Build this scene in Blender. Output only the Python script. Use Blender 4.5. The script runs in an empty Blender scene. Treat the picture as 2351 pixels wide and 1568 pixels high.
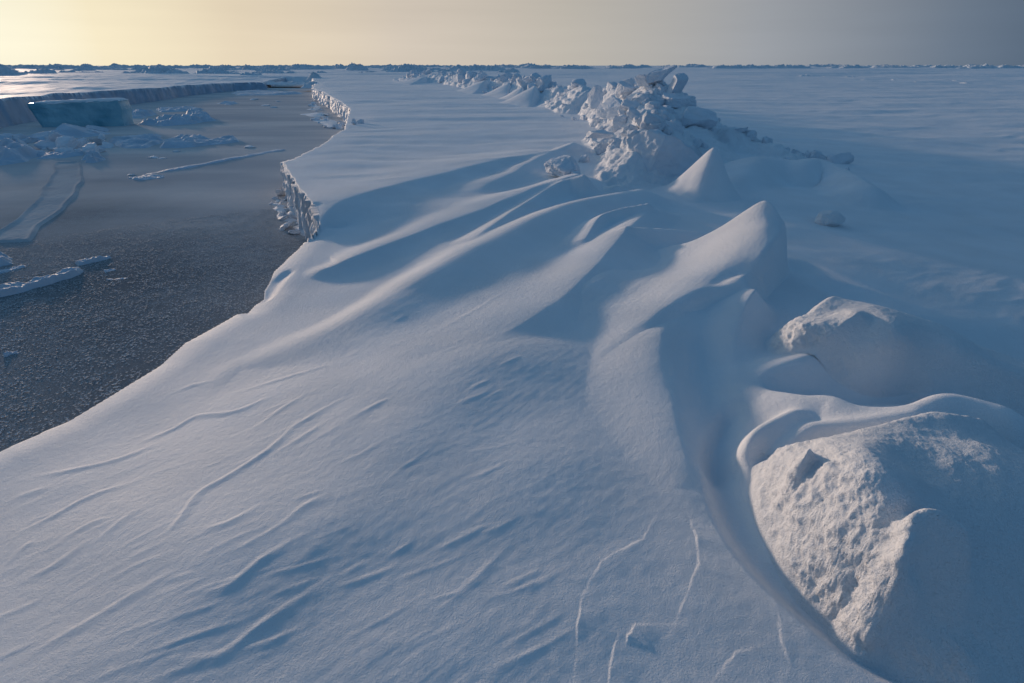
import bpy, math, random
import numpy as np

random.seed(7)
RNG = np.random.default_rng(11)
scene = bpy.context.scene
COL = scene.collection

# ------------------------------------------------------------------ camera model
LENS, CAM_Z = 18.0, 2.45
PITCH = math.atan((784 - 150) / 2351 * 36 / LENS)
SUN_AZ, SUN_EL = math.radians(-42.0), math.radians(5.2)
CP, SP = math.cos(PITCH), math.sin(PITCH)

def ray(u, v):
    X = (u - 1175.5) / 2351 * 36; Y = -(v - 784) / 2351 * 36
    return X, LENS * CP + Y * SP, -LENS * SP + Y * CP

def at(u, v, z):
    """point of height z seen at (u, v) of a 2351 wide picture"""
    a, b, c = ray(u, v); t = (z - CAM_Z) / c
    return (a * t, b * t, z)

def atd(u, v, y):
    """point at ground distance y seen at (u, v)"""
    a, b, c = ray(u, v); t = y / b
    return (a * t, y, CAM_Z + c * t)

# ------------------------------------------------------------------ noise
PERM = RNG.permutation(256).astype(np.int32)
PERM = np.concatenate([PERM, PERM, PERM])
G2 = np.stack([np.cos(np.arange(256) / 256 * 2 * np.pi), np.sin(np.arange(256) / 256 * 2 * np.pi)], 1)
G3 = RNG.normal(size=(256, 3)); G3 /= np.linalg.norm(G3, axis=1)[:, None]

def _f(t): return t * t * t * (t * (t * 6 - 15) + 10)

def perlin2(x, y, seed=0):
    x = np.asarray(x, float) + seed * 17.31; y = np.asarray(y, float) + seed * 9.77
    xi = np.floor(x).astype(np.int64); yi = np.floor(y).astype(np.int64)
    xf = x - xi; yf = y - yi; xi &= 255; yi &= 255
    u = _f(xf); v = _f(yf)
    def g(ix, iy, dx, dy):
        h = PERM[PERM[ix & 255] + (iy & 255)]
        return G2[h, 0] * dx + G2[h, 1] * dy
    a = g(xi, yi, xf, yf); b = g(xi + 1, yi, xf - 1, yf)
    c = g(xi, yi + 1, xf, yf - 1); d = g(xi + 1, yi + 1, xf - 1, yf - 1)
    return (a + u * (b - a)) * (1 - v) + (c + u * (d - c)) * v

def perlin3(p, seed=0):
    p = np.asarray(p, float) + seed * 13.17
    i = np.floor(p).astype(np.int64); f = p - i; i &= 255; w = _f(f)
    out = 0
    for dx in (0, 1):
        for dy in (0, 1):
            for dz in (0, 1):
                h = PERM[PERM[PERM[(i[:, 0] + dx) & 255] + ((i[:, 1] + dy) & 255)] + ((i[:, 2] + dz) & 255)]
                g = G3[h]
                d = g[:, 0] * (f[:, 0] - dx) + g[:, 1] * (f[:, 1] - dy) + g[:, 2] * (f[:, 2] - dz)
                ww = (w[:, 0] if dx else 1 - w[:, 0]) * (w[:, 1] if dy else 1 - w[:, 1]) * (w[:, 2] if dz else 1 - w[:, 2])
                out = out + ww * d
    return out

def fbm3(p, octaves=4, seed=0):
    s = 0; a = 1.0
    for k in range(octaves):
        s = s + a * perlin3(p * 2 ** k, seed + k); a *= .5
    return s

def sstep(x):
    x = np.clip(x, 0, 1); return x * x * (3 - 2 * x)

# ------------------------------------------------------------------ polylines
def catmull(P, n=7):
    P = np.asarray(P, float)
    if len(P) < 3: n2 = 4; return np.array([P[0] + (P[1] - P[0]) * t for t in np.linspace(0, 1, n2)])
    Q = np.vstack([2 * P[0] - P[1], P, 2 * P[-1] - P[-2]]); out = []
    for i in range(1, len(Q) - 2):
        p0, p1, p2, p3 = Q[i - 1], Q[i], Q[i + 1], Q[i + 2]
        for k in range(n):
            t = k / n
            out.append(.5 * ((2 * p1) + (-p0 + p2) * t + (2 * p0 - 5 * p1 + 4 * p2 - p3) * t * t + (-p0 + 3 * p1 - 3 * p2 + p3) * t ** 3))
    out.append(P[-1]); return np.array(out)

def nearest(x, y, L):
    """distance, signed side (+ = left of travel), interpolated extra columns, for points against polyline L"""
    best = np.full(x.shape, 1e9); sd = np.zeros(x.shape); ex = np.zeros(x.shape + (L.shape[1] - 2,))
    for i in range(len(L) - 1):
        ax, ay = L[i, :2]; dx, dy = L[i + 1, :2] - L[i, :2]
        l2 = dx * dx + dy * dy + 1e-12
        t = np.clip(((x - ax) * dx + (y - ay) * dy) / l2, 0, 1)
        px = x - ax - t * dx; py = y - ay - t * dy
        d = px * px + py * py
        m = d < best
        best = np.where(m, d, best)
        s = (dx * py - dy * px) / math.sqrt(l2)
        sd = np.where(m, s, sd)
        for k in range(ex.shape[-1]):
            ex[..., k] = np.where(m, L[i, 2 + k] + t * (L[i + 1, 2 + k] - L[i, 2 + k]), ex[..., k])
    return np.sqrt(best), sd, ex

# ------------------------------------------------------------------ shore of the near floe (lead on its left)
EDGE_UV = [(-900, 1500, .36), (-300, 1175, .38), (0, 1010, .40), (145, 946, .42), (246, 887, .43), (360, 821, .44), (417, 772, .45), (466, 746, .46),
           (523, 717, .47), (540, 706, .48), (565, 704, .48), (600, 668, .50), (603, 648, .52), (628, 608, .53), (672, 568, .55), (690, 553, .56), (722, 534, .60)]
EDGE = [at(*e) for e in EDGE_UV]
WALL_NEAR = [at(u, v, .74) for u, v in ((734, 500), (718, 470), (700, 445), (686, 425), (672, 408), (660, 388), (648, 371))]
BACK_NEAR = [at(u, v, .74) for u, v in ((668, 364), (700, 350), (745, 327), (770, 306), (790, 296))]
WALL_FAR = [at(u, v, .72) for u, v in ((803, 252), (800, 247), (786, 236), (760, 222), (740, 210), (718, 203))]
SHORE = [(-9, -6, .36), (-6.0, -.8, .36)] + EDGE[1:] + WALL_NEAR + BACK_NEAR + WALL_FAR + [(-20, 58, .72), (-27, 78, .72), (-33, 95, .72), (-60, 99, .72), (-140, 96, .72), (-900, 92, .72)]
SHORE = np.array(SHORE)
# shore of the floe across the lead
OPP_UV = [(-700, 420, 1.15), (-300, 350, 1.15), (0, 297, 1.13), (112, 271, 1.08), (230, 250, 1.0), (364, 232, .93), (442, 219, .85), (547, 208, .78), (618, 206, .72)]
OPP = [at(u, v, 0)[:2] + (z,) for u, v, z in OPP_UV]
OPP = np.array([(-60, -20, 1.15)] + OPP + [(-29.5, 69, .7), (-36, 90, .66), (-60, 200, .66)])

def shore_height(x, y):
    """height of the floe top, and its signed distance from the shore (positive on the floe)"""
    d, s, ex = nearest(x, y, SHORE)
    d = np.where(s < 0, d, -d)
    ez = np.interp(y, [-6, 1, 2.5, 3.8, 4.3, 5.2, 6.0, 6.6, 7.3], [.36, .37, .40, .45, .48, .52, .56, .62, .73])
    return ez, d

CRESTS = []      # features of the snow floe
SCOOPS = []

def crest(pts, sl=1.0, sr=1.0, dest=None, power=1.6):
    """pts: (u, v, z, wl, wr) or (u, v, ('y', depth), wl, wr); left of travel is the sunny side"""
    L = []
    for u, v, z, wl, wr in pts:
        p = atd(u, v, z[1]) if isinstance(z, tuple) else at(u, v, z)
        L.append((p[0], p[1], p[2], wl, wr))
    L = catmull(L)
    (CRESTS if dest is None else dest).append(dict(L=L, sl=sl, sr=sr, p=power, k=.80 if dest is None else 1.))

def profile(c, x, y, zb):
    L = c['L']; w = max(L[:, 3].max(), L[:, 4].max())
    out = np.zeros(x.shape)
    m = (x > L[:, 0].min() - w) & (x < L[:, 0].max() + w) & (y > L[:, 1].min() - w) & (y < L[:, 1].max() + w)
    if not m.any(): return out
    d, s, ex = nearest(x[m], y[m], L)
    k = .5 + .5 * np.clip(s / np.maximum(d, 1e-6), -1, 1)        # 1 = left
    k = sstep(k)
    w = ex[..., 2] + (ex[..., 1] - ex[..., 2]) * k
    t = np.clip(d / np.maximum(w, 1e-4), 0, 1)
    sharp = c['sr'] + (c['sl'] - c['sr']) * k                      # 1 = knife crest, 0 = round crest
    f = sharp * (1 - t) ** c['p'] + (1 - sharp) * (1 - sstep(t))
    h = ex[..., 0] - zb[m]
    out[m] = np.maximum(h, 0) * f * c.get('k', 1.)
    return out

def scoop(pts, depth, power=0.0):
    L = []
    for u, v, z, w in pts:
        p = at(u, v, z); L.append((p[0], p[1], w, depth))
    SCOOPS.append(catmull(L))

# --- long drifts of the middle distance
crest([(747, 516, .66, .3, .3), (738, 497, .74, .6, .4), (780, 462, .785, 1.3, .5), (850, 438, .81, 1.7, .5), (950, 410, .83, 2., .55), (1100, 375, .86, 2.1, .6), (1250, 345, .90, 1.8, .6)], 0, 1)
crest([(750, 613, .60, .3, .2), (800, 591, .66, .5, .3), (900, 551, .72, .6, .4), (1000, 511, .77, .7, .5), (1100, 475, .82, .7, .5), (1200, 435, .88, .8, .6), (1330, 390, .97, .7, .6)], .3, 1)
crest([(560, 850, .50, .3, .4), (650, 803, .565, .35, .5), (750, 758, .63, .4, .6), (850, 700, .71, .45, .7), (950, 640, .76, .5, .6), (1050, 582, .81, .5, .6), (1150, 530, .845, .5, .6), (1250, 480, .88, .5, .6), (1350, 447, .91, .5, .6), (1470, 428, .93, .5, .6)], .1, .1)
crest([(900, 900, .66, .4, .3), (1000, 852, .70, .5, .35), (1100, 800, .73, .55, .4), (1200, 740, .765, .6, .4), (1290, 680, .80, .6, .4), (1350, 625, .83, .6, .4), (1400, 570, .855, .6, .4), (1447, 515, .88, .5, .4), (1500, 470, .86, .4, .4)], .1, .5)
crest([(1345, 545, .80, .3, .2), (1378, 492, .87, .3, .2), (1420, 472, .92, .3, .25), (1490, 458, .96, .3, .3)], .3, .8)
crest([(1440, 515, .92, .3, .2), (1530, 520, .9, .3, .3), (1600, 530, .82, .3, .3)], .5, .5)
# small tails running off the rubble towards the left
crest([(1110, 420, .8, .8, .5), (1180, 392, .83, .6, .5), (1250, 352, .89, .6, .5), (1320, 322, .95, .6, .5)], .1, .5)
crest([(1090, 540, .78, .3, .3), (1200, 460, .84, .4, .3), (1290, 410, .95, .4, .3), (1340, 388, 1.08, .4, .3)], .5, .5)
# near right: ribs between the wedge and the boulder
crest([(1572, 1125, .73, .15, .2), (1566, 1050, .755, .3, .25), (1546, 960, .78, .4, .3), (1522, 880, .80, .5, .35), (1508, 800, .82, .5, .35), (1540, 740, .83, .5, .35), (1590, 692, .84, .5, .35), (1680, 620, .80, .5, .35)], 0, .0)
crest([(1690, 785, .79, .3, .2), (1697, 735, .86, .5, .22), (1718, 682, .92, .6, .22), (1738, 652, .96, .5, .22)], .2, .8)
# broad lit hump of the centre foreground
crest([(880, 960, .70, .4, .4), (1000, 900, .73, .5, .6), (1100, 845, .745, .5, .7), (1200, 800, .755, .5, .7)], 0, .2)
# lip in front of the hollow
crest([(1728, 853, .75, .25, .12), (1800, 826, .83, .3, .14), (1868, 801, .87, .25, .14), (1940, 790, .82, .2, .12)], .0, .5)
crest([(1712, 1045, .78, .07, .2), (1716, 1000, .86, .06, .2), (1750, 955, .90, .06, .3), (1830, 915, .92, .08, .3)], .1, .2)
crest([(1762, 884, .78, .1, .3), (1850, 884, .88, .1, .45), (1920, 881, .93, .12, .5), (1990, 903, .94, .12, .5), (2100, 900, .97, .12, .5), (2200, 872, 1.0, .18, .5), (2330, 900, 1.0, .3, .5)], .2, .0)
crest([(1800, 1010, .86, .1, .2), (1880, 950, .92, .12, .2), (2000, 935, .96, .12, .2), (2120, 915, 1.0, .12, .2)], .1, .1)
# rise right of the ridge: gentle swells in the shade
crest([(1680, 415, .80, .5, .5), (1720, 372, .96, .8, .7), (1745, 358, 1.0, .8, .7)], .1, .1)
crest([(1700, 362, .95, .5, .7), (1760, 353, 1.0, .5, .8), (1830, 362, .92, .5, .9)], 0, 0)
crest([(1840, 372, .90, .6, .6), (1880, 354, .98, .6, .7), (1940, 378, .88, .6, .8), (2000, 420, .8, .6, .8)], 0, 0)
scoop([(1850, 600, .8, .3), (1950, 660, .75, .4)], .06)
scoop([(2060, 730, .75, .35), (2200, 750, .75, .45), (2420, 760, .75, .5)], .09)
scoop([(1800, 858, .8, .12), (1900, 858, .8, .17), (2000, 868, .8, .18), (2100, 862, .8, .16)], .10)
scoop([(1680, 940, .74, .10), (1655, 1010, .72, .11), (1660, 1110, .72, .115), (1705, 1215, .72, .12), (1780, 1310, .72, .12), (1880, 1400, .72, .12), (2000, 1490, .72, .12), (2150, 1560, .72, .12)], .075)
scoop([(1600, 760, .85, .25), (1620, 850, .8, .22), (1630, 960, .76, .2), (1640, 1060, .73, .15)], .05)
scoop([(606, 676, .5, .10), (632, 640, .52, .14), (655, 622, .53, .12)], .03)
scoop([(820, 500, .7, .8), (1000, 452, .72, .9), (1150, 425, .75, .8)], .025)
scoop([(900, 585, .66, .45), (1050, 520, .7, .5), (1200, 462, .75, .5)], .02)

def small(pts, h, wl=.024, wr=.050, sl=.35, sr=.5):
    """low sastrugi ridge of height h, drawn through picture points on the slope"""
    L = []
    n = len(pts)
    for i, (u, v) in enumerate(pts):
        p = at(u, v, .62 if u < 500 else .7)
        e = .15 if i in (0, n - 1) else 1.
        L.append((p[0], p[1], h * e, wl, wr))
    L = [l[:2] + (l[2] * .30,) + l[3:] for l in L]
    CRESTS.append(dict(L=catmull(L), sl=sl, sr=sr, p=1.6, rel=True))

for pts, h in (
    (((57, 1036), (140, 1030), (240, 1015), (347, 981)), .030), (((300, 970), (380, 945), (440, 920), (520, 900), (620, 872)), .030),
    (((382, 911), (457, 867)), .022), (((387, 849), (430, 838), (479, 834)), .022), (((510, 849), (640, 830), (765, 808)), .026),
    (((470, 895), (571, 840)), .02), (((237, 1049), (329, 1020)), .018), (((110, 1134), (175, 1108)), .018),
    (((26, 1187), (114, 1147), (197, 1108), (325, 1077)), .026), (((0, 1270), (44, 1226), (66, 1222)), .02),
    (((395, 1240), (421, 1205), (460, 1139), (526, 1068), (614, 1011), (684, 946)), .026), (((435, 1100), (526, 1068)), .014),
    (((386, 1292), (425, 1262)), .012), (((474, 1244), (526, 1200), (596, 1161)), .024), (((83, 1525), (175, 1472), (246, 1433), (316, 1393), (400, 1350)), .016),
    (((452, 1402), (526, 1354), (614, 1288), (700, 1240)), .015), (((395, 1555), (504, 1512), (614, 1433), (783, 1320)), .012),
    (((500, 1020), (596, 998)), .016), (((640, 975), (700, 945), (783, 905)), .024), (((846, 1086), (885, 1060)), .016),
    (((690, 1300), (745, 1244)), .014), (((1078, 1007), (1098, 970)), .014), (((200, 1095), (300, 1040)), .014), (((100, 1240), (200, 1190), (260, 1180)), .018),
    (((30, 1330), (120, 1290), (200, 1235)), .018), (((560, 960), (640, 910), (700, 880)), .018), (((620, 1030), (700, 985), (740, 960)), .018),
    (((-20, 1100), (40, 1080), (100, 1070)), .018), (((220, 1240), (270, 1200), (320, 1160)), .018), (((640, 1220), (700, 1170), (760, 1140)), .018),
    (((800, 960), (860, 930), (900, 915)), .02), (((760, 1010), (800, 990)), .016), (((470, 990), (560, 965)), .016), (((240, 1330), (330, 1290)), .012),
    (((880, 1240), (960, 1180)), .010), (((1000, 1420), (1100, 1330), (1160, 1270)), .010), (((1080, 1200), (1150, 1150)), .010), (((840, 1530), (960, 1460)), .012),
    (((1180, 1480), (1250, 1400)), .008), (((700, 1090), (770, 1050)), .014), (((900, 1010), (960, 985)), .014), (((980, 560), (1100, 500), (1210, 450)), .02),
    (((1000, 760), (1090, 715), (1170, 670)), .012), (((1050, 790), (1130, 745)), .012), (((930, 770), (1010, 720)), .012), (((640, 720), (760, 680)), .016), (((470, 770), (520, 750)), .016)):
    small(pts, h)
for k in range(90):
    u, v = RNG.uniform(-40, 1250), RNG.uniform(690, 1560)
    p = at(u, v, .68)
    if v < 1010 - u * .56 + 60 or p[0] > 1.0: continue
    a = math.radians(np.interp(p[1], [.9, 2, 4, 6], [24, 34, 48, 56])) + RNG.normal() * .12; ln = RNG.uniform(.10, .40)
    bend = RNG.normal() * .12
    L = [(p[0] + math.cos(a + bend * t) * ln * t, p[1] + math.sin(a + bend * t) * ln * t, q) for t, q in ((-.5, .1), (-.2, .8), (.1, 1.), (.5, .1))]
    h = RNG.uniform(.0011, .0026)
    CRESTS.append(dict(L=catmull([l[:2] + (l[2] * h, .012 + 2.2 * h, .02 + 5 * h) for l in L], 3), sl=.3, sr=.5, p=1.6, rel=True))
# wind-crust steps in front of the camera
def step(pts, h, w=.009, tail=.16):
    L = [at(u, v, .72)[:2] + (h * .42 * RNG.uniform(.6, 1.1) * (.2 if i in (0, len(pts) - 1) else 1), w, tail) for i, (u, v) in enumerate(pts)]
    Q = []
    for a, b in zip(L[:-1], L[1:]):
        for t in np.linspace(0, 1, 6)[:-1]:
            q = np.array(a) + (np.array(b) - np.array(a)) * t
            q[:2] += RNG.normal(size=2) * .0025
            Q.append(q)
    Q.append(np.array(L[-1]))
    Q = np.array(Q); Q[:, 2] *= np.clip(.75 + 1.5 * perlin2(Q[:, 0] * 9, Q[:, 1] * 9, 77), .15, 1.2)
    CRESTS.append(dict(L=Q, sl=.2, sr=.6, p=1.3, rel=True))
step([(1322, 1568), (1326, 1440), (1340, 1370), (1382, 1290), (1420, 1268), (1478, 1238), (1510, 1180)], .010)
step([(1398, 1580), (1405, 1510), (1420, 1465)], .012)
step([(1440, 1485), (1442, 1462), (1462, 1436), (1550, 1436), (1572, 1380), (1606, 1295), (1600, 1240), (1585, 1190)], .013)
step([(1815, 1530), (1797, 1470), (1785, 1400)], .010)
step([(1640, 1568), (1690, 1500), (1760, 1480)], .006)

def undulate(x, y, d):
    """wind-worked surface: long swells, streaked sastrugi, fine ribs"""
    r = np.hypot(x, y)
    z = .035 * perlin2(x * .35, y * .35, 1) + .012 * perlin2(x * 1.1, y * 1.1, 2)
    z = z * np.clip(r / 2.5, .4, 1)
    def streak(ang, la, lb, seed, wob=.35):
        c, s = math.cos(ang), math.sin(ang)
        a = x * c + y * s; b = -x * s + y * c
        b = b + wob * lb * 2 * perlin2(x / (la * .8), y / (la * .8), seed + 5)
        n = perlin2(a / la, b / lb, seed) + .5 * perlin2(a / la * 2.1, b / lb * 2.1, seed + 1)
        return n
    wn = np.exp(-(r / 2.6) ** 2); wm = np.exp(-((r - 4) / 2.2) ** 2); wf = sstep((r - 5) / 4)
    z = z + .0010 * wm * streak(math.radians(50), .55, .045, 64, .15) * sstep(.6 + 1.4 * perlin2(x * .8, y * .8, 33))
    z = z + .013 * sstep((x - 3.2) / 1.5) * sstep((r - 4) / 3) / (1 + (r / 25) ** 2) * np.maximum(streak(math.radians(25), .7, .16, 66, .4), -.15) * sstep(.4 + 1.6 * perlin2(x * .35, y * .35, 34))
    patch = sstep(.5 + 1.3 * perlin2(x * .7, y * .7, 31))
    left = sstep((.9 - x) / 1.2)
    n = wn * (.3 + .7 * left) * streak(math.radians(28), .55, .10, 40) + wm * streak(math.radians(48), .8, .13, 50, .2) * .4
    n = np.where(n > 0, n, n * .5)
    z = z + .0022 * n * (.35 + .65 * patch) * (.4 + .6 * left)
    z = z + .0016 * (wn + .5 * wm) * perlin2(x / .13, y / .10, 71) + .0011 * (wn + .5 * wm) * perlin2(x / .05, y / .045, 72) + .012 * (wn + wm) * perlin2(x / .55, y / .45, 73)
    z = z + .0009 * (wn + .6 * wm) * streak(math.radians(36), .30, .030, 60, .2) * (.4 + .6 * patch) * (.35 + .65 * left)
    # flat plain: long low dunes across the wind and fine ripples
    f1 = streak(math.radians(12), 2.6, .55, 70, .6); f2 = streak(math.radians(5), 9., 1.8, 80, .6)
    fade = 1 / (1 + (r / 60) ** 2)
    z = z + wf * (.022 * f1 * fade * (.3 + .9 * patch) + .055 * f2 / (1 + (r / 200) ** 2))
    z = z + wf * .008 * streak(math.radians(16), .6, .14, 90, .5) / (1 + (r / 14) ** 2) * patch
    big = perlin2(x / 40, y / 25, 97) + .6 * perlin2(x / 11, y / 7, 98)
    z = z + .20 * sstep((r - 22) / 50) * big
    z = z + .62 * sstep((r - 35) / 90) * (perlin2(x / 60, y / 16, 95) + .5 * perlin2(x / 24, y / 9, 96)) + .09 * sstep((r - 14) / 20) * perlin2(x / 6, y / 2.6, 94) / (1 + (r / 120) ** 2)
    return z

def base_height(x, y):
    ez, d = shore_height(x, y)
    inland = sstep(d / 2.6)
    z = ez + (.72 - ez) * inland
    xr = np.interp(y, [0, 3, 6, 9, 14, 22, 40], [1.9, 2.7, 3.3, 3.9, 5.8, 5.0, 3.0])
    z = z - .105 * 4.5 * np.tanh(np.maximum(x - xr + .3, 0) / 4.5) * np.exp(-np.maximum(y - 8, 0) / 14)  # plain right of the ridge tilted from the sun to put it in shade
    # eased, wind-rounded shoulder along the shore
    z = z - .07 * np.clip(1 - d / .35, 0, 1) ** 2 * (y < 7.2)
    return z, d

def floe_height(x, y, edge=True, extra=()):
    z0, d = base_height(x, y)
    up = np.zeros(x.shape); add = np.zeros(x.shape)
    for c in list(CRESTS) + list(extra):
        if c.get('rel'):
            add = np.maximum(add, profile(c, x, y, np.zeros(x.shape)))
        else:
            up += profile(c, x, y, z0) ** 5
    up = up ** .2
    z = z0 + up + add * np.clip(1 - up / .5, .2, 1)
    for L in SCOOPS:
        w = L[:, 2].max()
        m = (x > L[:, 0].min() - w) & (x < L[:, 0].max() + w) & (y > L[:, 1].min() - w) & (y < L[:, 1].max() + w)
        if m.any():
            dd, s, ex = nearest(x[m], y[m], L)
            z[m] -= ex[..., 1] * (1 - sstep(dd / ex[..., 0]))
    z = z + undulate(x, y, d) * np.clip(.25 + d / 1.2, .2, 1)
    if edge:
        r = np.hypot(x, y)
        soft = .05 + .004 * r
        dj = d + .05 * perlin2(x * 3, y * 3, 21) * np.clip(r / 8, .25, 1.5)
        z = np.where(dj > 0, z, z - (z + .35) * sstep(-dj / soft))
    return z

# ------------------------------------------------------------------ materials
def mat(name):
    m = bpy.data.materials.new(name); m.use_nodes = True
    nt = m.node_tree; b = nt.nodes['Principled BSDF']
    return m, nt, b

def nd(nt, t, **kw):
    n = nt.nodes.new(t)
    for k, v in kw.items():
        if k in n.inputs.keys() if hasattr(n.inputs, 'keys') else False: n.inputs[k].default_value = v
        else: setattr(n, k, v)
    return n

def noise_bump(nt, pos, layers, prev=None):
    for scale, dist, detail in layers:
        n = nt.nodes.new('ShaderNodeTexNoise'); n.inputs['Scale'].default_value = scale; n.inputs['Detail'].default_value = detail
        nt.links.new(pos, n.inputs['Vector'])
        b = nt.nodes.new('ShaderNodeBump'); b.inputs['Strength'].default_value = 1.0; b.inputs['Distance'].default_value = dist
        nt.links.new(n.outputs['Fac'], b.inputs['Height'])
        if prev is not None: nt.links.new(prev, b.inputs['Normal'])
        prev = b.outputs['Normal']
    return prev

def snow_material(name, col=(.84, .86, .90), grain=1.35, rough=.7, spec=.2, mottling=.04):
    m, nt, b = mat(name)
    geo = nt.nodes.new('ShaderNodeNewGeometry')
    pos = geo.outputs['Position']
    n = noise_bump(nt, pos, [(420, .0024 * grain, 2), (140, .0022 * grain, 2), (30, .003 * grain, 2)])
    nt.links.new(n, b.inputs['Normal'])
    t = nt.nodes.new('ShaderNodeTexNoise'); t.inputs['Scale'].default_value = 1.7; t.inputs['Detail'].default_value = 5
    nt.links.new(pos, t.inputs['Vector'])
    r = nt.nodes.new('ShaderNodeValToRGB')
    r.color_ramp.elements[0].position = .3; r.color_ramp.elements[1].position = .7
    r.color_ramp.elements[0].color = tuple(c * (1 - mottling) for c in col) + (1,)
    r.color_ramp.elements[1].color = tuple(min(1, c * (1 + mottling)) for c in col) + (1,)
    nt.links.new(t.outputs['Fac'], r.inputs['Fac']); nt.links.new(r.outputs['Color'], b.inputs['Base Color'])
    b.inputs['Roughness'].default_value = rough; b.inputs['Specular IOR Level'].default_value = spec
    return m

M_SNOW = snow_material('wind_packed_snow')
M_CRUST = snow_material('crusted_snow', (.84, .86, .90), 1.9)
M_BLOCK = snow_material('rimed_ice', (.76, .82, .90), 2.2, .6, .25, .06)
M_BANK = snow_material('shaded_bank_ice', (.34, .44, .56), 2., .5, .2, .15)  # exposed bank ice, darkened: shade of the steep faces put into its colour
M_RAFT = snow_material('rafted_ice', (.52, .62, .73), 1.6, .6, .2, .12)
M_FROST = snow_material('frost_crystal', (.56, .59, .63), .3, .6, .1, .1)
M_FAR = snow_material('distant_rime', (.72, .77, .83), 3., .6, .3, .12)

def ice_material(name, col, deep, rough=.25):
    m, nt, b = mat(name)
    geo = nt.nodes.new('ShaderNodeNewGeometry'); pos = geo.outputs['Position']
    t = nt.nodes.new('ShaderNodeTexNoise'); t.inputs['Scale'].default_value = 1.3; t.inputs['Detail'].default_value = 6
    nt.links.new(pos, t.inputs['Vector'])
    r = nt.nodes.new('ShaderNodeValToRGB'); r.color_ramp.elements[0].position = .35; r.color_ramp.elements[1].position = .65
    r.color_ramp.elements[0].color = deep + (1,); r.color_ramp.elements[1].color = col + (1,)
    nt.links.new(t.outputs['Fac'], r.inputs['Fac']); nt.links.new(r.outputs['Color'], b.inputs['Base Color'])
    nt.links.new(noise_bump(nt, pos, [(60, .002, 2), (9, .02, 3)]), b.inputs['Normal'])
    b.inputs['Roughness'].default_value = rough
    return m
M_BLUE = ice_material('blue_glacier_ice', (.34, .60, .70), (.14, .38, .50), .3)
M_THIN = ice_material('refrozen_thin_ice', (.56, .58, .60), (.46, .48, .51), .7)
M_THIN.node_tree.nodes['Principled BSDF'].inputs['Specular IOR Level'].default_value = .0

def lead_material():
    m, nt, b = mat('frosted_young_ice')
    geo = nt.nodes.new('ShaderNodeNewGeometry'); pos = geo.outputs['Position']
    L = nt.links
    def noise(scale, detail, rough=.5):
        t = nt.nodes.new('ShaderNodeTexNoise'); t.inputs['Scale'].default_value = scale; t.inputs['Detail'].default_value = detail
        t.inputs['Roughness'].default_value = rough
        L.new(pos, t.inputs['Vector']); return t.outputs['Fac']
    def math_(op, a, b_=None, v=None):
        n = nt.nodes.new('ShaderNodeMath'); n.operation = op
        if isinstance(a, float): n.inputs[0].default_value = a
        else: L.new(a, n.inputs[0])
        if b_ is not None: L.new(b_, n.inputs[1])
        if v is not None: n.inputs[1].default_value = v
        return n.outputs[0]
    fine = noise(60, 3, .65); mid = noise(9, 3); big = noise(.35, 4)
    s = math_('ADD', math_('MULTIPLY', fine, v=1.0), math_('MULTIPLY', mid, v=.25))
    s = math_('ADD', s, math_('MULTIPLY', big, v=.35))
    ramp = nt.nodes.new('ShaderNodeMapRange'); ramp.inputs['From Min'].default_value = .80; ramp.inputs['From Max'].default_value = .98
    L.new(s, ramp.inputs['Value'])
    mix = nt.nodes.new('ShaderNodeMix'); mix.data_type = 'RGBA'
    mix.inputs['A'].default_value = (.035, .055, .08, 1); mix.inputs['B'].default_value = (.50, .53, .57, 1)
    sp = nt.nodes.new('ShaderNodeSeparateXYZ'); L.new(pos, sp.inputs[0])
    film_sheen = nt.nodes.new('ShaderNodeMapRange'); film_sheen.interpolation_type = 'SMOOTHSTEP'  # frost film, paler with distance: grazing sky reflection put into its colour
    film_sheen.inputs['From Min'].default_value = 2.0; film_sheen.inputs['From Max'].default_value = 15
    L.new(math_('ADD', sp.outputs['Y'], math_('MULTIPLY', math_('SUBTRACT', noise(.22, 5), v=.5), v=16.)), film_sheen.inputs['Value'])
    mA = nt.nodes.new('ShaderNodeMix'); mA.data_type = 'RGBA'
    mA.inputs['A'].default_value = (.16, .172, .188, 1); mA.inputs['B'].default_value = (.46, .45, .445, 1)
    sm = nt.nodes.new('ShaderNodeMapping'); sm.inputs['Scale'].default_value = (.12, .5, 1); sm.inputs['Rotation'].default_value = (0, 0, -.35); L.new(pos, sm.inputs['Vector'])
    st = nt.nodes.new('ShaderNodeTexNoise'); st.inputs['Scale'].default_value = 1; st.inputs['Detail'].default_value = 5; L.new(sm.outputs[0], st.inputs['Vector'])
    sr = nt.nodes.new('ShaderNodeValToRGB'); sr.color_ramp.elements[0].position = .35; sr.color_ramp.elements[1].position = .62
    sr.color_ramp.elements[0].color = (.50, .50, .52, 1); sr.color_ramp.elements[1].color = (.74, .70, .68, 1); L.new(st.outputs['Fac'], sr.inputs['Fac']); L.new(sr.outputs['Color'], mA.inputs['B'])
    L.new(film_sheen.outputs['Result'], mA.inputs['Factor']); L.new(mA.outputs['Result'], mix.inputs['A'])
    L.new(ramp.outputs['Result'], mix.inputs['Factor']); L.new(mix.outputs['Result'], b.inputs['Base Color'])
    rr = nt.nodes.new('ShaderNodeMapRange'); rr.inputs['To Min'].default_value = .5; rr.inputs['To Max'].default_value = .9
    L.new(ramp.outputs['Result'], rr.inputs['Value']); L.new(rr.outputs['Result'], b.inputs['Roughness'])
    bm = nt.nodes.new('ShaderNodeBump'); bm.inputs['Distance'].default_value = .005; L.new(s, bm.inputs['Height'])
    L.new(bm.outputs['Normal'], b.inputs['Normal'])
    b.inputs['Specular IOR Level'].default_value = .0
    return m
M_LEAD = lead_material()

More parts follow.
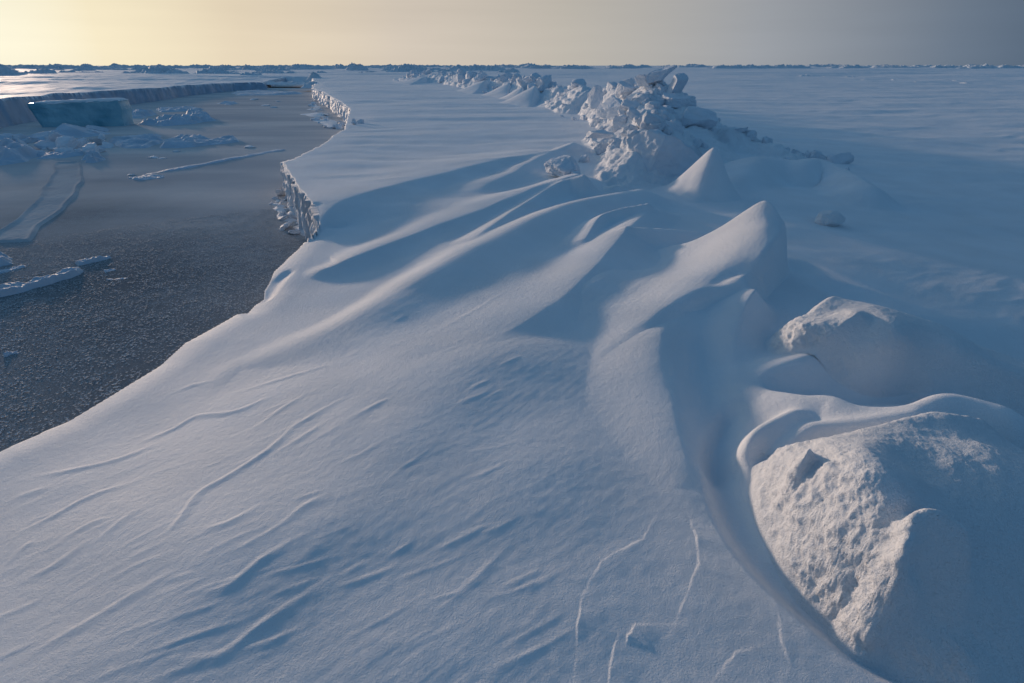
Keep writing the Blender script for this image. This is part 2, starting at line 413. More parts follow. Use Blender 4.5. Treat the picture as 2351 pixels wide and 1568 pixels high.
# ------------------------------------------------------------------ mesh helpers
def mesh_object(name, verts, faces, material, smooth=True, parent=None):
    verts = np.asarray(verts, np.float32); faces = np.asarray(faces, np.int32)
    me = bpy.data.meshes.new(name)
    me.vertices.add(len(verts)); me.vertices.foreach_set('co', verts.ravel())
    n = faces.shape[1]
    me.loops.add(faces.size); me.loops.foreach_set('vertex_index', faces.ravel())
    me.polygons.add(len(faces))
    me.polygons.foreach_set('loop_start', np.arange(0, faces.size, n, dtype=np.int32))
    me.polygons.foreach_set('use_smooth', np.full(len(faces), smooth))
    me.update(calc_edges=True); me.validate()
    me.materials.append(material)
    o = bpy.data.objects.new(name, me); COL.objects.link(o)
    if parent is not None: o.parent = parent
    return o

def tag(o, label, cat, group=None):
    o['label'] = label; o['category'] = cat
    if group: o['group'] = group
    return o

def struct(o, kind='structure'):
    o['kind'] = kind; return o

def grid_faces(nr, nc):
    i = np.arange(nr * nc).reshape(nr, nc)
    return np.stack([i[:-1, :-1], i[:-1, 1:], i[1:, 1:], i[1:, :-1]], -1).reshape(-1, 4)

def keep(verts, faces, fmask):
    f = faces[fmask]; used = np.unique(f); remap = np.full(len(verts), -1, np.int64); remap[used] = np.arange(len(used))
    return verts[used], remap[f]

# ------------------------------------------------------------------ terrain grid: fine near the viewer, coarser far away
def radii():
    r = [.25]
    while r[-1] < 4200:
        R = r[-1]
        r.append(R + max(.0035, min(R * .010, (R * R + 3.0) * .0011 if R < 12 else R * .012)))
    return np.array(r)
R_ALL = radii()

def azimuths(a0, a1, n): return np.radians(np.linspace(a0, a1, n))
AZ = np.concatenate([azimuths(-180, -60, 60)[:-1], azimuths(-60, 60, 1250), azimuths(60, 180, 60)[1:]])

def polar(az, r):
    A, R = np.meshgrid(az, r)
    return R * np.sin(A), R * np.cos(A)

def blur(a, k):
    g = np.exp(-(np.arange(-2 * k, 2 * k + 1) / k) ** 2); g /= g.sum()
    for ax in (0, 1):
        pad = [(0, 0), (0, 0)]; pad[ax] = (2 * k, 2 * k); b = np.pad(a, pad, 'edge'); o = 0
        for i, w_ in enumerate(g):
            sl = [slice(None)] * 2; sl[ax] = slice(i, i + a.shape[ax]); o = o + w_ * b[tuple(sl)]
        a = o
    return a

def build_floe():
    X, Y = polar(AZ, R_ALL)
    Z = floe_height(X.ravel(), Y.ravel())
    m = (sstep((X - .85) / .3) * sstep((Y - 1.3) / .3) * sstep((3.6 - Y) / .5)).ravel()
    Z = Z + m * (blur(Z.reshape(X.shape), 5).ravel() - Z)
    V = np.stack([X.ravel(), Y.ravel(), Z], 1)
    F = grid_faces(len(R_ALL), len(AZ))
    F = F[:, ::-1]
    V, F = keep(V, F, (Z[F].max(1) > -.3))
    # ground under the tripod
    o = mesh_object('snow_ground', V, F, M_SNOW)
    k = 60; a = np.linspace(0, 2 * np.pi, k, endpoint=False)
    return struct(o)

build_floe()

def opp_height(x, y):
    d, s, ex = nearest(x, y, OPP)
    inside = np.where(s > 0, d, -d)
    z = ex[..., 0] * (.7 + .3 * sstep(inside / 6)) - .0
    z = ex[..., 0] + .10 * perlin2(x * .22, y * .22, 6) + .05 * perlin2(x * .9, y * .5, 7) - (ex[..., 0] - .75) * sstep(inside / 14)
    z = z + (.22 * perlin2(x / 16, y / 3.6, 9) + .34 * perlin2(x / 40, y / 9, 10) + .05 * perlin2(x / 5, y / 1.6, 11)) * sstep(inside / 4)
    jag = inside + .35 * perlin2(x * .45, y * .45, 8) + .10 * perlin2(x * 1.9, y * 1.9, 18) + .05 * perlin2(x * 6, y * 6, 19)
    face = sstep(jag / .35)
    return (z + .4) * face - .4, inside

def build_opp():
    az = azimuths(-89, -20, 900)
    r = np.concatenate([np.geomspace(22, 130, 420), np.geomspace(131, 260, 25)])
    X, Y = polar(az, r); x, y = X.ravel(), Y.ravel()
    Z, ins = opp_height(x, y)
    V = np.stack([x, y, Z], 1); F = grid_faces(len(r), len(az))[:, ::-1]
    V, F = keep(V, F, (Z[F].max(1) > -.3))
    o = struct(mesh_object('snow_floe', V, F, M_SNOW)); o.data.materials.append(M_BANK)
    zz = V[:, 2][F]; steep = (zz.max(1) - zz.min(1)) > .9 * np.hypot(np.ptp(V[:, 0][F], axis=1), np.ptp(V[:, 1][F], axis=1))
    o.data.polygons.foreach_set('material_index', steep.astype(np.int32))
build_opp()

def build_lead():
    xs = np.concatenate([np.linspace(-400, -40, 20), np.linspace(-39, 2, 120)])
    ys = np.concatenate([np.linspace(-8, 40, 160), np.linspace(41, 140, 60)])
    X, Y = np.meshgrid(xs, ys)
    Z = .012 * perlin2(X * .5, Y * .5, 3)
    V = np.stack([X.ravel(), Y.ravel(), Z.ravel()], 1)
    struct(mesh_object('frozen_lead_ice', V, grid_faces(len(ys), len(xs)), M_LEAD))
build_lead()

# ------------------------------------------------------------------ drifts and mounds that stand out of the snow
def grad_normals(P):
    du = np.gradient(P, axis=1); dv = np.gradient(P, axis=0)
    n = np.cross(du, dv); n /= np.linalg.norm(n, axis=2)[..., None] + 1e-12
    n[n[..., 2] < 0] *= -1
    return n

def mound(name, crests, az, r, label, cat, material=None, crumble=None, thresh=.004, soft=0):
    X, Y = polar(az, r); x, y = X.ravel(), Y.ravel()
    z1 = floe_height(x, y, extra=crests); z0 = floe_height(x, y)
    d = z1 - z0
    if soft:
        d = blur(d.reshape(len(r), len(az)), soft).ravel(); z1 = z0 + d
    z = z1 - .010 + .016 * sstep(d / .05)
    P = np.stack([x, y, z], 1).reshape(len(r), len(az), 3)
    if crumble is not None:
        n = grad_normals(P); q = P.reshape(-1, 3)
        amt = crumble(q, n.reshape(-1, 3), d)
        P = P + n * (amt * sstep((d - .01) / .05)).reshape(len(r), len(az))[..., None]
    V = P.reshape(-1, 3); F = grid_faces(len(r), len(az))[:, ::-1]
    V, F = keep(V, F, (d[F].max(1) > thresh))
    return tag(mesh_object(name, V, F, material or M_SNOW), label, cat)

def tps(ctrl):
    """smooth surface through control points (x, y, h)"""
    C = np.array(ctrl, float); n = len(C)
    def U(d2): return .5 * d2 * np.log(np.maximum(d2, 1e-12))
    D2 = ((C[:, None, :2] - C[None, :, :2]) ** 2).sum(2)
    A = np.zeros((n + 3, n + 3)); A[:n, :n] = U(D2) + 1e-4 * np.eye(n); A[:n, n] = 1; A[:n, n + 1:] = C[:, :2]; A[n:, :n] = A[:n, n:].T
    wv = np.linalg.solve(A, np.concatenate([C[:, 2], np.zeros(3)]))
    def f(x, y):
        o = wv[n] + wv[n + 1] * x + wv[n + 2] * y
        for i in range(n): o = o + wv[i] * U((x - C[i, 0]) ** 2 + (y - C[i, 1]) ** 2)
        return o
    return f

def in_poly(x, y, P):
    c = np.zeros(x.shape, bool)
    for i in range(len(P)):
        x0, y0 = P[i][:2]; x1, y1 = P[(i + 1) % len(P)][:2]
        c ^= ((y0 > y) != (y1 > y)) & (x < (x1 - x0) * (y - y0) / (y1 - y0 + 1e-12) + x0)
    return c

def place(q): return atd(q[0], q[1], q[2][1]) if isinstance(q[2], tuple) else at(*q[:3])

def sheet(name, outline, inner, zeros, edge, az, r, label, cat, material=None, crumble=None, soft=0, lumps=()):
    """wind-shaped body: a smooth skin through control points, cut off along its outline"""
    O = [place(q) for q in outline]; I = O + [place(q) for q in inner]
    xy = np.array([p[:2] for p in I]); zb = floe_height(xy[:, 0], xy[:, 1])
    ctrl = [(p[0], p[1], max(p[2] - b, 0)) for p, b in zip(I, zb)] + [tuple(at(u, v, .73)[:2]) + (0.,) for u, v in zeros]
    f = tps(ctrl)
    X, Y = polar(az, r); x, y = X.ravel(), Y.ravel(); z0 = floe_height(x, y)
    P = catmull(np.array([p[:2] for p in O] + [O[0][:2]]), 6)
    wx = x + .03 * perlin2(x * 4, y * 4, 61); wy = y + .03 * perlin2(x * 4, y * 4, 62)
    dist, _, _ = nearest(wx, wy, np.column_stack([P, np.zeros((len(P), 1))]))
    dist = np.where(in_poly(wx, wy, P), dist, -dist)
    d = np.maximum(f(x, y), 0) * sstep((dist + edge * .5) / edge)
    if lumps: d = (d ** 6 + sum(profile(c, x, y, z0) ** 6 for c in lumps) * (dist > -edge)) ** (1 / 6)
    if soft: d = blur(d.reshape(X.shape), soft).ravel()
    z = z0 + d - .010 + .016 * sstep(d / .05)
    Q = np.stack([x, y, z], 1).reshape(len(r), len(az), 3)
    if crumble is not None:
        n = grad_normals(Q); Q = Q + n * (crumble(Q.reshape(-1, 3), n.reshape(-1, 3), d) * sstep((d - .01) / .05)).reshape(X.shape)[..., None]
    V, F = keep(Q.reshape(-1, 3), grid_faces(len(r), len(az))[:, ::-1], (d[grid_faces(len(r), len(az))].max(1) > .003))
    return tag(mesh_object(name, V, F, material or M_SNOW), label, cat)

def lump(pts, sl=0, sr=0, power=1.6):
    D = []; crest(pts, sl, sr, D, power); return D
Yd = lambda v: ('y', v)

# the wedge with the tall lit ramp
D_ = []
sheet('snow_drift', [(1378, 862, .735), (1400, 815, .76), (1470, 757, .81), (1565, 702, .87), (1640, 668, .91), (1712, 640, .95), (1768, 596, 1.02), (1820, 525, Yd(4.65)), (1806, 484, Yd(4.8)), (1770, 436, Yd(5.0)),
                     (1700, 478, Yd(5.08)), (1600, 540, Yd(5.14)), (1500, 575, Yd(5.2)), (1400, 610, .80), (1310, 690, .76), (1290, 780, .735)],
      [(1650, 600, .94), (1550, 650, .865), (1710, 545, 1.08), (1450, 700, .80), (1760, 520, 1.17)],
      [(1250, 760), (1300, 900), (1230, 680)], .17, azimuths(2, 36, 520), np.geomspace(2.6, 6.4, 480),
      'tall wedge of drifted snow with a broad sunlit ramp and a steep shaded right end', 'snow drift', soft=4)
# the small pyramid before the rubble
PY = lump([(1604, 456, Yd(7.5), .3, .2), (1622, 420, Yd(7.7), .6, .2), (1640, 351, Yd(8.0), .75, .4)], .3, .5)
PY += lump([(1535, 430, Yd(8.3), .4, .4), (1590, 394, Yd(8.2), .4, .6), (1637, 350, Yd(8.05), .4, .7)], .2, .3)
mound('snow_pyramid', PY, azimuths(8, 32, 340), np.geomspace(6.4, 9.4, 260),
      'small pointed pyramid of snow, lit left face, in front of the rubble ridge', 'snow drift', soft=4)
# the hummock above the hollow
def crumble_mound(q, n, d):
    lit = np.clip(-n[:, 0] * 1.4 + .1, 0, 1) * np.exp(-((q[:, 0] - 1.85) / .28) ** 2)
    return lit * (.03 * fbm3(q * 9, 3, 5) + .018 * fbm3(q * 30, 3, 6)) + .002 * fbm3(q * 25, 2, 8) + .02 * fbm3(q * np.array([2.6, 4.0, 2.6]), 2, 9)
sheet('snow_hummock', [(1772, 790, .77), (1788, 745, .86), (1840, 712, .93), (1890, 664, Yd(3.4)), (1936, 688, Yd(3.45)), (1980, 694, Yd(3.45)), (2040, 722, Yd(3.4)), (2120, 760, Yd(3.35)), (2200, 790, Yd(3.3)), (2351, 802, Yd(3.3)), (2560, 812, Yd(3.3)),
                       (2560, 900, .78), (2330, 880, .80), (2200, 865, .78), (2100, 868, .74), (1980, 872, .73), (1880, 835, .76), (1840, 815, .79)],
      [(1830, 765, .91), (1870, 740, .97), (1930, 730, 1.0), (1990, 745, 1.0), (1950, 790, .90), (2080, 800, .92), (2200, 830, .86), (2330, 840, .78), (1880, 790, .88)],
      [], .16, azimuths(22, 62, 560), np.geomspace(2.3, 4.4, 400),
      'low snow hummock with a crumbly lit left lip above the dark hollow', 'snow hummock', M_CRUST, crumble_mound, soft=4)

# the big crusted boulder at the lower right
def crumble_boulder(q, n, d):
    lit = np.clip((-n[:, 0]) * 1.5 - .1, 0, 1)
    coarse = fbm3(q * 7, 3, 11); fine = fbm3(q * 26, 3, 12); grit = fbm3(q * 80, 2, 13)
    ridged = .5 - np.abs(perlin3(q * 13, 14)) * 1.6
    return lit * (.026 * coarse + .014 * ridged + .011 * fine + .004 * grit) + (1 - lit) * (.010 * coarse + .0018 * fine + .0014 * grit)
BO = lump([(2088, 1335, 1.00, .08, .22), (2082, 1285, 1.09, .10, .25), (2080, 1245, 1.13, .10, .25), (2088, 1215, 1.12, .09, .22)], .0, .0)
BO += lump([(2090, 1200, 1.13, .09, .2), (2140, 1172, 1.18, .10, .2), (2205, 1200, 1.14, .09, .2)], .0, .0)
BO += lump([(1842, 1062, 1.06, .07, .10), (1848, 1040, 1.11, .06, .09), (1860, 1022, 1.11, .06, .09)], .1, .1)
sheet('snow_boulder', [(1745, 1055, .80), (1738, 1120, .78), (1788, 1230, .78), (1850, 1322, .77), (1940, 1408, .76), (2050, 1487, .75), (2160, 1552, .74), (2330, 1600, .73), (2600, 1560, .74), (2680, 1250, .86), (2600, 1020, .93), (2400, 968, .99),
                       (2200, 925, 1.06), (2050, 938, 1.06), (1950, 978, 1.03), (1850, 990, .98), (1790, 1015, .90)],
      [(1850, 1060, 1.02), (1890, 1120, 1.05), (1950, 1200, 1.04), (2000, 1300, .97), (2070, 1390, .87), (2160, 1470, .79), (2150, 1230, 1.03), (2100, 1080, 1.07), (2300, 1080, 1.06), (2300, 1250, .99), (2240, 1380, .88), (2420, 1430, .82), (2480, 1150, .98)],
      [], .13, azimuths(20, 72, 640), np.geomspace(.75, 2.9, 640),
      'big crusted snow boulder, its rough left face sunlit, beside the scoured groove', 'snow boulder', M_CRUST, crumble_boulder, soft=5, lumps=BO)

# ------------------------------------------------------------------ ice blocks
def cube_sphere(n):
    V, F, idx = [], [], {}
    lin_ = np.tan(np.linspace(-1, 1, n + 1) * math.pi / 4)
    def vid(p):
        k = tuple(np.round(p, 5))
        if k not in idx: idx[k] = len(V); V.append(p)
        return idx[k]
    for ax in range(3):
        for s in (-1, 1):
            g = np.empty((n + 1, n + 1), int)
            for i in range(n + 1):
                for j in range(n + 1):
                    p = np.zeros(3); p[ax] = s; p[(ax + 1) % 3] = lin_[i]; p[(ax + 2) % 3] = lin_[j]
                    g[i, j] = vid(p)
            for i in range(n):
                for j in range(n):
                    q = [g[i, j], g[i + 1, j], g[i + 1, j + 1], g[i, j + 1]]
                    F.append(q if s > 0 else q[::-1])
    V = np.array(V); return V / np.linalg.norm(V, axis=1)[:, None], np.array(F)
CS = {n: cube_sphere(n) for n in (10, 18, 44)}

def block_verts(seed, n=18, cuts=8, boxy=.75, rough=.10, fine=.03, lo=.5, hi=.85):
    g = np.random.default_rng(seed); V, F = CS[n]
    m = np.abs(V).max(1); V = V / (m[:, None] ** boxy)
    for _ in range(cuts):
        k = g.normal(size=3); k /= np.linalg.norm(k); off = g.uniform(lo, hi)
        pr = np.maximum(V @ k - off, 0)
        V = V - k * pr[:, None] * .96
    N = V / np.linalg.norm(V, axis=1)[:, None]
    V = V + N * (rough * fbm3(V * 1.6 + seed, 3, seed % 50) + fine * fbm3(V * 6 + seed, 2, seed % 40))[:, None]
    return V, F

VAR = []
def variants():
    for k in range(26):
        V, F = block_verts(100 + k, 10 if k % 2 else 18, cuts=5 + k % 6, boxy=.5 + .05 * (k % 8), rough=.24, fine=.13, lo=.42)
        o = mesh_object('ice_block', V, F, M_BLOCK); VAR.append(o.data)
        bpy.data.objects.remove(o)
variants()

def block(loc, size, rot=(0, 0, 0), mesh=None, name='ice_block', label='', cat='ice block', group=None, material=None):
    me = mesh if mesh is not None else VAR[int(RNG.integers(len(VAR)))]
    o = bpy.data.objects.new(name, me); COL.objects.link(o)
    o.location = loc; o.scale = size; o.rotation_euler = rot
    if material is not None:
        pass
    return tag(o, label, cat, group)

def own_block(name, seed, loc, size, rot, label, cat='ice block', material=None, n=44, **kw):
    V, F = block_verts(seed, n, **kw)
    V = V * np.array(size)
    o = mesh_object(name, V, F, material or M_BLOCK)
    o.location = loc; o.rotation_euler = rot
    return tag(o, label, cat)

def floe_z(x, y): return float(floe_height(np.array([x], float), np.array([y], float))[0])

own_block('snow_lump', 515, at(1905, 506, .64), (.20, .15, .13), (0, .1, .4), 'small rounded lump half sunk in the blue shade right of the wedge', 'snow lump', M_CRUST, cuts=2, boxy=.05, rough=.12)

# --- the main rubble ridge: a drifted core with blocks piled over it
CORE = lump([(1420, 420, Yd(8.4), .5, .6), (1470, 345, Yd(9.6), .9, 1.2), (1500, 300, Yd(11.0), 1.2, 1.6), (1500, 262, Yd(12.6), 1.5, 1.8), (1480, 232, Yd(14.2), 1.6, 2.), (1500, 200, Yd(16.0), 1.5, 2.),
             (1450, 200, Yd(18.5), 1.3, 1.8), (1400, 204, Yd(21), 1.0, 1.5), (1365, 215, Yd(23), .8, 1.)], .1, .2)
CORE += lump([(1640, 360, Yd(11.0), .8, .8), (1600, 300, Yd(12.5), .9, 1.0), (1570, 250, Yd(14.), .9, 1.0), (1545, 200, Yd(15.5), .9, 1.0)], .1, .2)
CORE += lump([(1790, 345, Yd(12.2), .8, .8), (1700, 300, Yd(13.3), .9, 1.), (1620, 268, Yd(14.5), .9, 1.)], .1, .2)
def crumble_core(q, n, d):
    return .16 * fbm3(q * 1.5, 5, 21) + .10 * np.abs(perlin3(q * 3.3, 22)) + .03 * fbm3(q * 8, 2, 23)
mound('rubble_mound', CORE, azimuths(-2, 38, 620), np.geomspace(6.8, 26, 520), 'high jagged mound of snowed-in ice rubble, the biggest pile of the ridge', 'rubble mound', M_CRUST, crumble_core)

def core_z(x, y):
    a = np.array([x], float); b = np.array([y], float)
    return float(floe_height(a, b, extra=CORE)[0])

G_RUB = 'ice blocks piled on the main rubble ridge'
def pix(y): return y / 19.9 * 36 / 2351      # rough size of one picture unit at ground distance y

# the ones that can be told apart
for seed, u, v, y, wpx, hpx, dm, rot, label, kw in (
    (501, 1512, 366, 9.4, 84, 64, .45, (.0, .1, .3), 'big smooth-faced ice slab in blue shade at the front of the rubble ridge', dict(cuts=5, boxy=.8, rough=.10, fine=.05, lo=.7, hi=.95)),
    (502, 1514, 171, 15.6, 36, 15, .26, (.1, -.62, .3), 'tilted ice slab crowning the highest peak of the rubble ridge', dict(cuts=9, lo=.35, rough=.16, fine=.06)),
    (503, 1556, 190, 15.0, 15, 26, .22, (.1, .25, .2), 'narrow upright ice spire right of the highest peak', dict(cuts=7)),
    (513, 1478, 186, 15.8, 20, 14, .3, (.2, .3, .8), 'rough block wedged under the crowning slab on its left side', dict(cuts=7, rough=.2, fine=.1)),
    (504, 1434, 204, 17.5, 20, 14, .30, (.2, .1, .5), 'square dark-sided block on the left shoulder of the rubble ridge', dict(cuts=6)),
    (505, 1560, 232, 14.4, 40, 18, .4, (.0, .15, .2), 'rounded snow-capped boulder below the narrow ice spire', dict(cuts=5, boxy=.5, rough=.12, fine=.05)),
    (506, 1414, 246, 14.6, 30, 22, .4, (.1, -.1, .7), 'wide shaded block with a flat left face, low on the rubble ridge', dict(cuts=6, boxy=.85)),
    (507, 1365, 222, 17.5, 12, 24, .3, (.1, .1, .4), 'upright lit pinnacle at the left end of the rubble ridge', dict(cuts=7)),
    (508, 1300, 378, 9.3, 40, 18, .30, (.1, -.25, .6), 'small ragged slab with bright rims left of the smooth-faced slab', dict(cuts=9, rough=.2, fine=.08)),
    (509, 1372, 306, 11.5, 26, 9, .25, (.1, -.2, .5), 'flat tilted plate with a lit upper edge, mid-left of the rubble ridge', dict(cuts=7, boxy=.9)),
    (510, 1605, 276, 13.2, 40, 26, .5, (.0, .2, -.3), 'rounded block with a lit left edge on the right flank of the ridge', dict(cuts=5, boxy=.6)),
    (511, 1470, 190, 16.8, 16, 11, .25, (.3, -.2, .2), 'small block between the square block and the highest peak', dict(cuts=7)),
    (512, 1320, 402, 8.9, 14, 9, .10, (.0, .0, .2), 'small half-buried lump under the ragged bright-rimmed slab', dict(cuts=4, boxy=.4))):
    p = atd(u, v, y); s = pix(y)
    own_block('ice_slab' if wpx > 1.5 * hpx else 'ice_block', seed, p, (wpx * s, dm, hpx * s), rot, label, n=44, **kw)

L_ = catmull([l[:3] for l in [atd(u, v, y) for u, v, y in ((1440, 400, 8.6), (1480, 340, 9.8), (1500, 290, 11.2), (1500, 250, 12.8), (1480, 225, 14.4), (1500, 195, 16.), (1450, 198, 18.5), (1390, 205, 21.5))]], 8)
for k in range(150):
    t = RNG.uniform(.12, 1) ** .8 * (len(L_) - 1); i = int(min(t, len(L_) - 2)); p = L_[i] + (L_[i + 1] - L_[i]) * (t - i)
    x = p[0] + RNG.normal() * .55 - .15; y = p[1] + RNG.normal() * .5
    if y < 10.2 and RNG.random() < .8: continue
    s = float(RNG.choice([.09, .13, .18, .25, .33], p=[.40, .32, .20, .07, .01]))
    z = core_z(x, y) + s * RNG.uniform(-.15, .45)
    block((x, y, z), (s * RNG.uniform(.8, 1.5), s * RNG.uniform(.8, 1.3), s * RNG.uniform(.6, 1.1)), tuple(RNG.normal(size=2) * .4) + (RNG.uniform(0, 6.28),),
          label='rimed ice block lying in the main rubble ridge', group=G_RUB)
for k in range(24):
    t = RNG.random(); x = 4.9 + 2.4 * t + RNG.normal() * .35; y = 14.2 - 2.4 * t + RNG.normal() * .5
    s = float(RNG.choice([.06, .1, .15, .22], p=[.35, .35, .2, .1]))
    block((x, y, core_z(x, y) + s * .2), (s * 1.2, s, s * .8), tuple(RNG.normal(size=2) * .4) + (RNG.uniform(0, 6.28),),
          label='snowed-in ice block on the right flank of the rubble ridge', group='ice blocks on the right flank of the ridge')

# --- the line of low rubble running away to the left, with snow tails
TAILS = [((1214, 243), (1228, 200), 2.0), ((1284, 251), (1311, 211), 2.0), ((1087, 215), (1116, 185), 2.6), ((1357, 256), (1356, 209), 1.4), ((940, 194), (974, 178), 4.),
         ((1017, 187), (1031, 175), 3.5), ((1054, 191), (1060, 173), 3.), ((1160, 224), (1168, 192), 2.0), ((1190, 232), (1200, 198), 1.6), ((1250, 240), (1262, 205), 1.6), ((1330, 250), (1336, 212), 1.2)]
for k, ((u0, v0), (u1, v1), wd) in enumerate(TAILS):
    y0 = at(u0, v0, .74)[1]
    yt = y0 * 1.10
    zt = atd(u1, v1 + 4, yt)[2]
    um, vm = (u0 * .45 + u1 * .55), (v0 * .6 + v1 * .4)
    T = lump([(u0, v0, Yd(y0), .4, .2), (um, vm, Yd(y0 * 1.05), wd * .7, .25), (u1, v1, Yd(yt), wd, .5), (u1 + 6, v1 + 2, Yd(yt * 1.06), wd * .7, .8)], .3, .7)
    a = math.degrees(math.atan2(T[0]['L'][:, 0].mean(), T[0]['L'][:, 1].mean()))
    mound('snow_tail', T, azimuths(a - 9, a + 7, 200), np.geomspace(y0 * .86, yt * 1.25, 130),
          ['curved snow tail below the middle of the low rubble line', 'long curved snow tail left of the main rubble ridge', 'bright snow tail at the far third of the rubble line',
           'steep snow tail against the left foot of the main rubble ridge', 'farthest snow tail, at the left end of the rubble line', 'thin snow tail second from the far end of the rubble line',
           'narrow snow tail third from the far end of the rubble line', 'broad snow tail between the bright one and the curved one', 'short snow tail just left of the curved one',
           'short snow tail right of the curved one in mid rubble line', 'stubby snow tail beside the long curved one'][k], 'snow drift')
FAR_LINE = catmull([atd(u, v, y) for u, v, y in ((930, 178, 76), (980, 176, 68), (1040, 175, 60), (1100, 184, 50), (1160, 192, 42), (1220, 200, 35), (1290, 208, 29), (1350, 212, 24))], 8)
LINE = [dict(L=catmull([tuple(atd(u, v, y)[:2]) + (.72 + h, 1.3, 1.6) for u, v, y, h in ((925, 178, 77, .35), (980, 176, 68, .6), (1040, 175, 60, .8), (1100, 184, 50, .75), (1160, 192, 42, .7), (1220, 200, 35, .75), (1290, 208, 29, .7), (1352, 213, 24, .8))], 6)[:, :5], sl=.1, sr=.1, p=1.6)]
LINE[0]['L'] = LINE[0]['L'][::-1].copy(); LINE[0]['L'][:, 3:5] = LINE[0]['L'][:, 4:2:-1]
def crumble_line(q, n, d):
    return .28 * fbm3(q * .9, 4, 25) + .14 * np.abs(perlin3(q * 2.2, 26)) + .05 * fbm3(q * 5, 2, 27)
mound('rubble_bank', LINE, azimuths(-16, 12, 700), np.geomspace(20, 90, 420), 'long low bank of jagged ice rubble trailing away behind the main ridge', 'rubble bank', M_CRUST, crumble_line)
def line_spot():
    t = RNG.uniform(0, 1) * (len(FAR_LINE) - 1); i = int(min(t, len(FAR_LINE) - 2)); p = FAR_LINE[i] + (FAR_LINE[i + 1] - FAR_LINE[i]) * (t - i)
    x = p[0] + RNG.normal() * .8 + .4; y = p[1] + RNG.normal() * 1.0
    return p, x, y
spots = [line_spot() for _ in range(260)]
lz = floe_height(np.array([q[1] for q in spots]), np.array([q[2] for q in spots]), extra=LINE)
bits = []
for k, (p, x, y) in enumerate(spots):
    big = k < 100
    s = float(RNG.choice([.2, .3, .45], p=[.45, .35, .2]) if big else RNG.choice([.08, .13, .17])) * (p[1] / 45) ** .35
    z = lz[k] + s * RNG.uniform(.0, .8)
    sc = (s * RNG.uniform(.8, 1.5), s * RNG.uniform(.8, 1.4), s * RNG.uniform(.6, 1.2)); ro = tuple(RNG.normal(size=2) * .4) + (RNG.uniform(0, 6.28),)
    if big:
        block((x, y, z), sc, ro, label='ice block in the low rubble line beyond the main ridge', group='ice blocks along the low rubble line')
    else:
        V, F = block_verts(900 + k, 10, cuts=6, boxy=.7, rough=.2, fine=.1)
        c, q = math.cos(ro[2]), math.sin(ro[2]); V = V * np.array(sc)
        V = np.stack([V[:, 0] * c - V[:, 1] * q + x, V[:, 0] * q + V[:, 1] * c + y, V[:, 2] + z], 1); bits.append((V, F))
off = 0; VV, FF = [], []
for V, F in bits: VV.append(V); FF.append(F + off); off += len(V)
o = mesh_object('ice_rubble', np.vstack(VV), np.vstack(FF), M_BLOCK); o['kind'] = 'stuff'
o['label'] = 'fist-sized to knee-high ice rubble strewn along the low bank'; o['category'] = 'ice rubble'

# ------------------------------------------------------------------ broken ice faces along the shore
def ice_face(name, pts, top, label, amp, seg, seed, holes=()):
    P = np.array([p[:2] for p in pts]); seglen = np.linalg.norm(np.diff(P, axis=0), axis=1); S = np.concatenate([[0], np.cumsum(seglen)])
    ns = int(S[-1] / seg) + 1; nh = 36
    s = np.linspace(0, S[-1], ns); bx = np.interp(s, S, P[:, 0]); by = np.interp(s, S, P[:, 1])
    tx = np.gradient(bx); ty = np.gradient(by)
    k = max(3, int(.3 / seg)); ker = np.ones(k) / k
    tx = np.convolve(np.pad(tx, k, 'edge'), ker, 'same')[k:-k]; ty = np.convolve(np.pad(ty, k, 'edge'), ker, 'same')[k:-k]
    l = np.hypot(tx, ty); nx, ny = -ty / l, tx / l        # towards the lead (left of travel)
    g = np.random.default_rng(seed)
    # stepped columns
    cuts = np.cumsum(amp * np.exp(g.uniform(-.6, 1.7, 400))); cuts = cuts[cuts < S[-1]]
    ci = np.searchsorted(cuts, s); o0 = g.uniform(0, 1, len(cuts) + 1); slope = g.uniform(-.8, .8, len(cuts) + 1); hh = g.uniform(-1, 1, len(cuts) + 1)
    st = np.concatenate([[0], cuts]); col = o0[ci] + slope[ci] * (s - st[ci]) / amp * .5
    h = np.linspace(0, 1, nh); A, H = np.meshgrid(s, h)
    tz = np.array([floe_z(a - q * .12, b - w_ * .12) for a, b, q, w_ in zip(bx, by, nx, ny)]) - .012
    tz = tz + np.minimum(0, hh[ci]) * .06 * top
    Z = -.12 + (tz[None, :] + .12) * H
    q = np.stack([A.ravel() / amp, Z.ravel() / amp, np.full(A.size, seed * 1.7)], 1)
    rough = fbm3(q * .9, 4, 31).reshape(A.shape)
    off = .02 + amp * (.55 * col[None, :] + .45 * rough) * sstep(H / .25 + .2) * (1 - .35 * H ** 3)
    off = off + amp * .8 * (1 - sstep(H / .16)) * np.clip(rough + .3, 0, 1)
    for hs, hw, hd in holes:
        off -= hd * np.exp(-((A - hs) / hw) ** 2) * (1 - sstep((H - .15) / .5))
    X = bx[None] + nx[None] * off; Y = by[None] + ny[None] * off
    # lap the snow at the top back over the floe
    for back, dz in ((.10, .0), (.30, -.06)):
        X = np.vstack([X, (bx - nx * back)[None]]); Y = np.vstack([Y, (by - ny * back)[None]]); Z = np.vstack([Z, (tz + dz)[None]])
    V = np.stack([X.ravel(), Y.ravel(), Z.ravel()], 1)
    return tag(mesh_object(name, V, grid_faces(nh + 2, ns), M_BLOCK), label, 'ice cliff')
ice_face('ice_cliff', [EDGE[-1], WALL_NEAR[0]] + WALL_NEAR[1:] + [BACK_NEAR[0]], .74, 'near broken ice cliff with upright columns and dark gaps at its foot', .16, .014, 3, ((.35, .10, .22), (1.5, .09, .2), (3.4, .14, .3)))
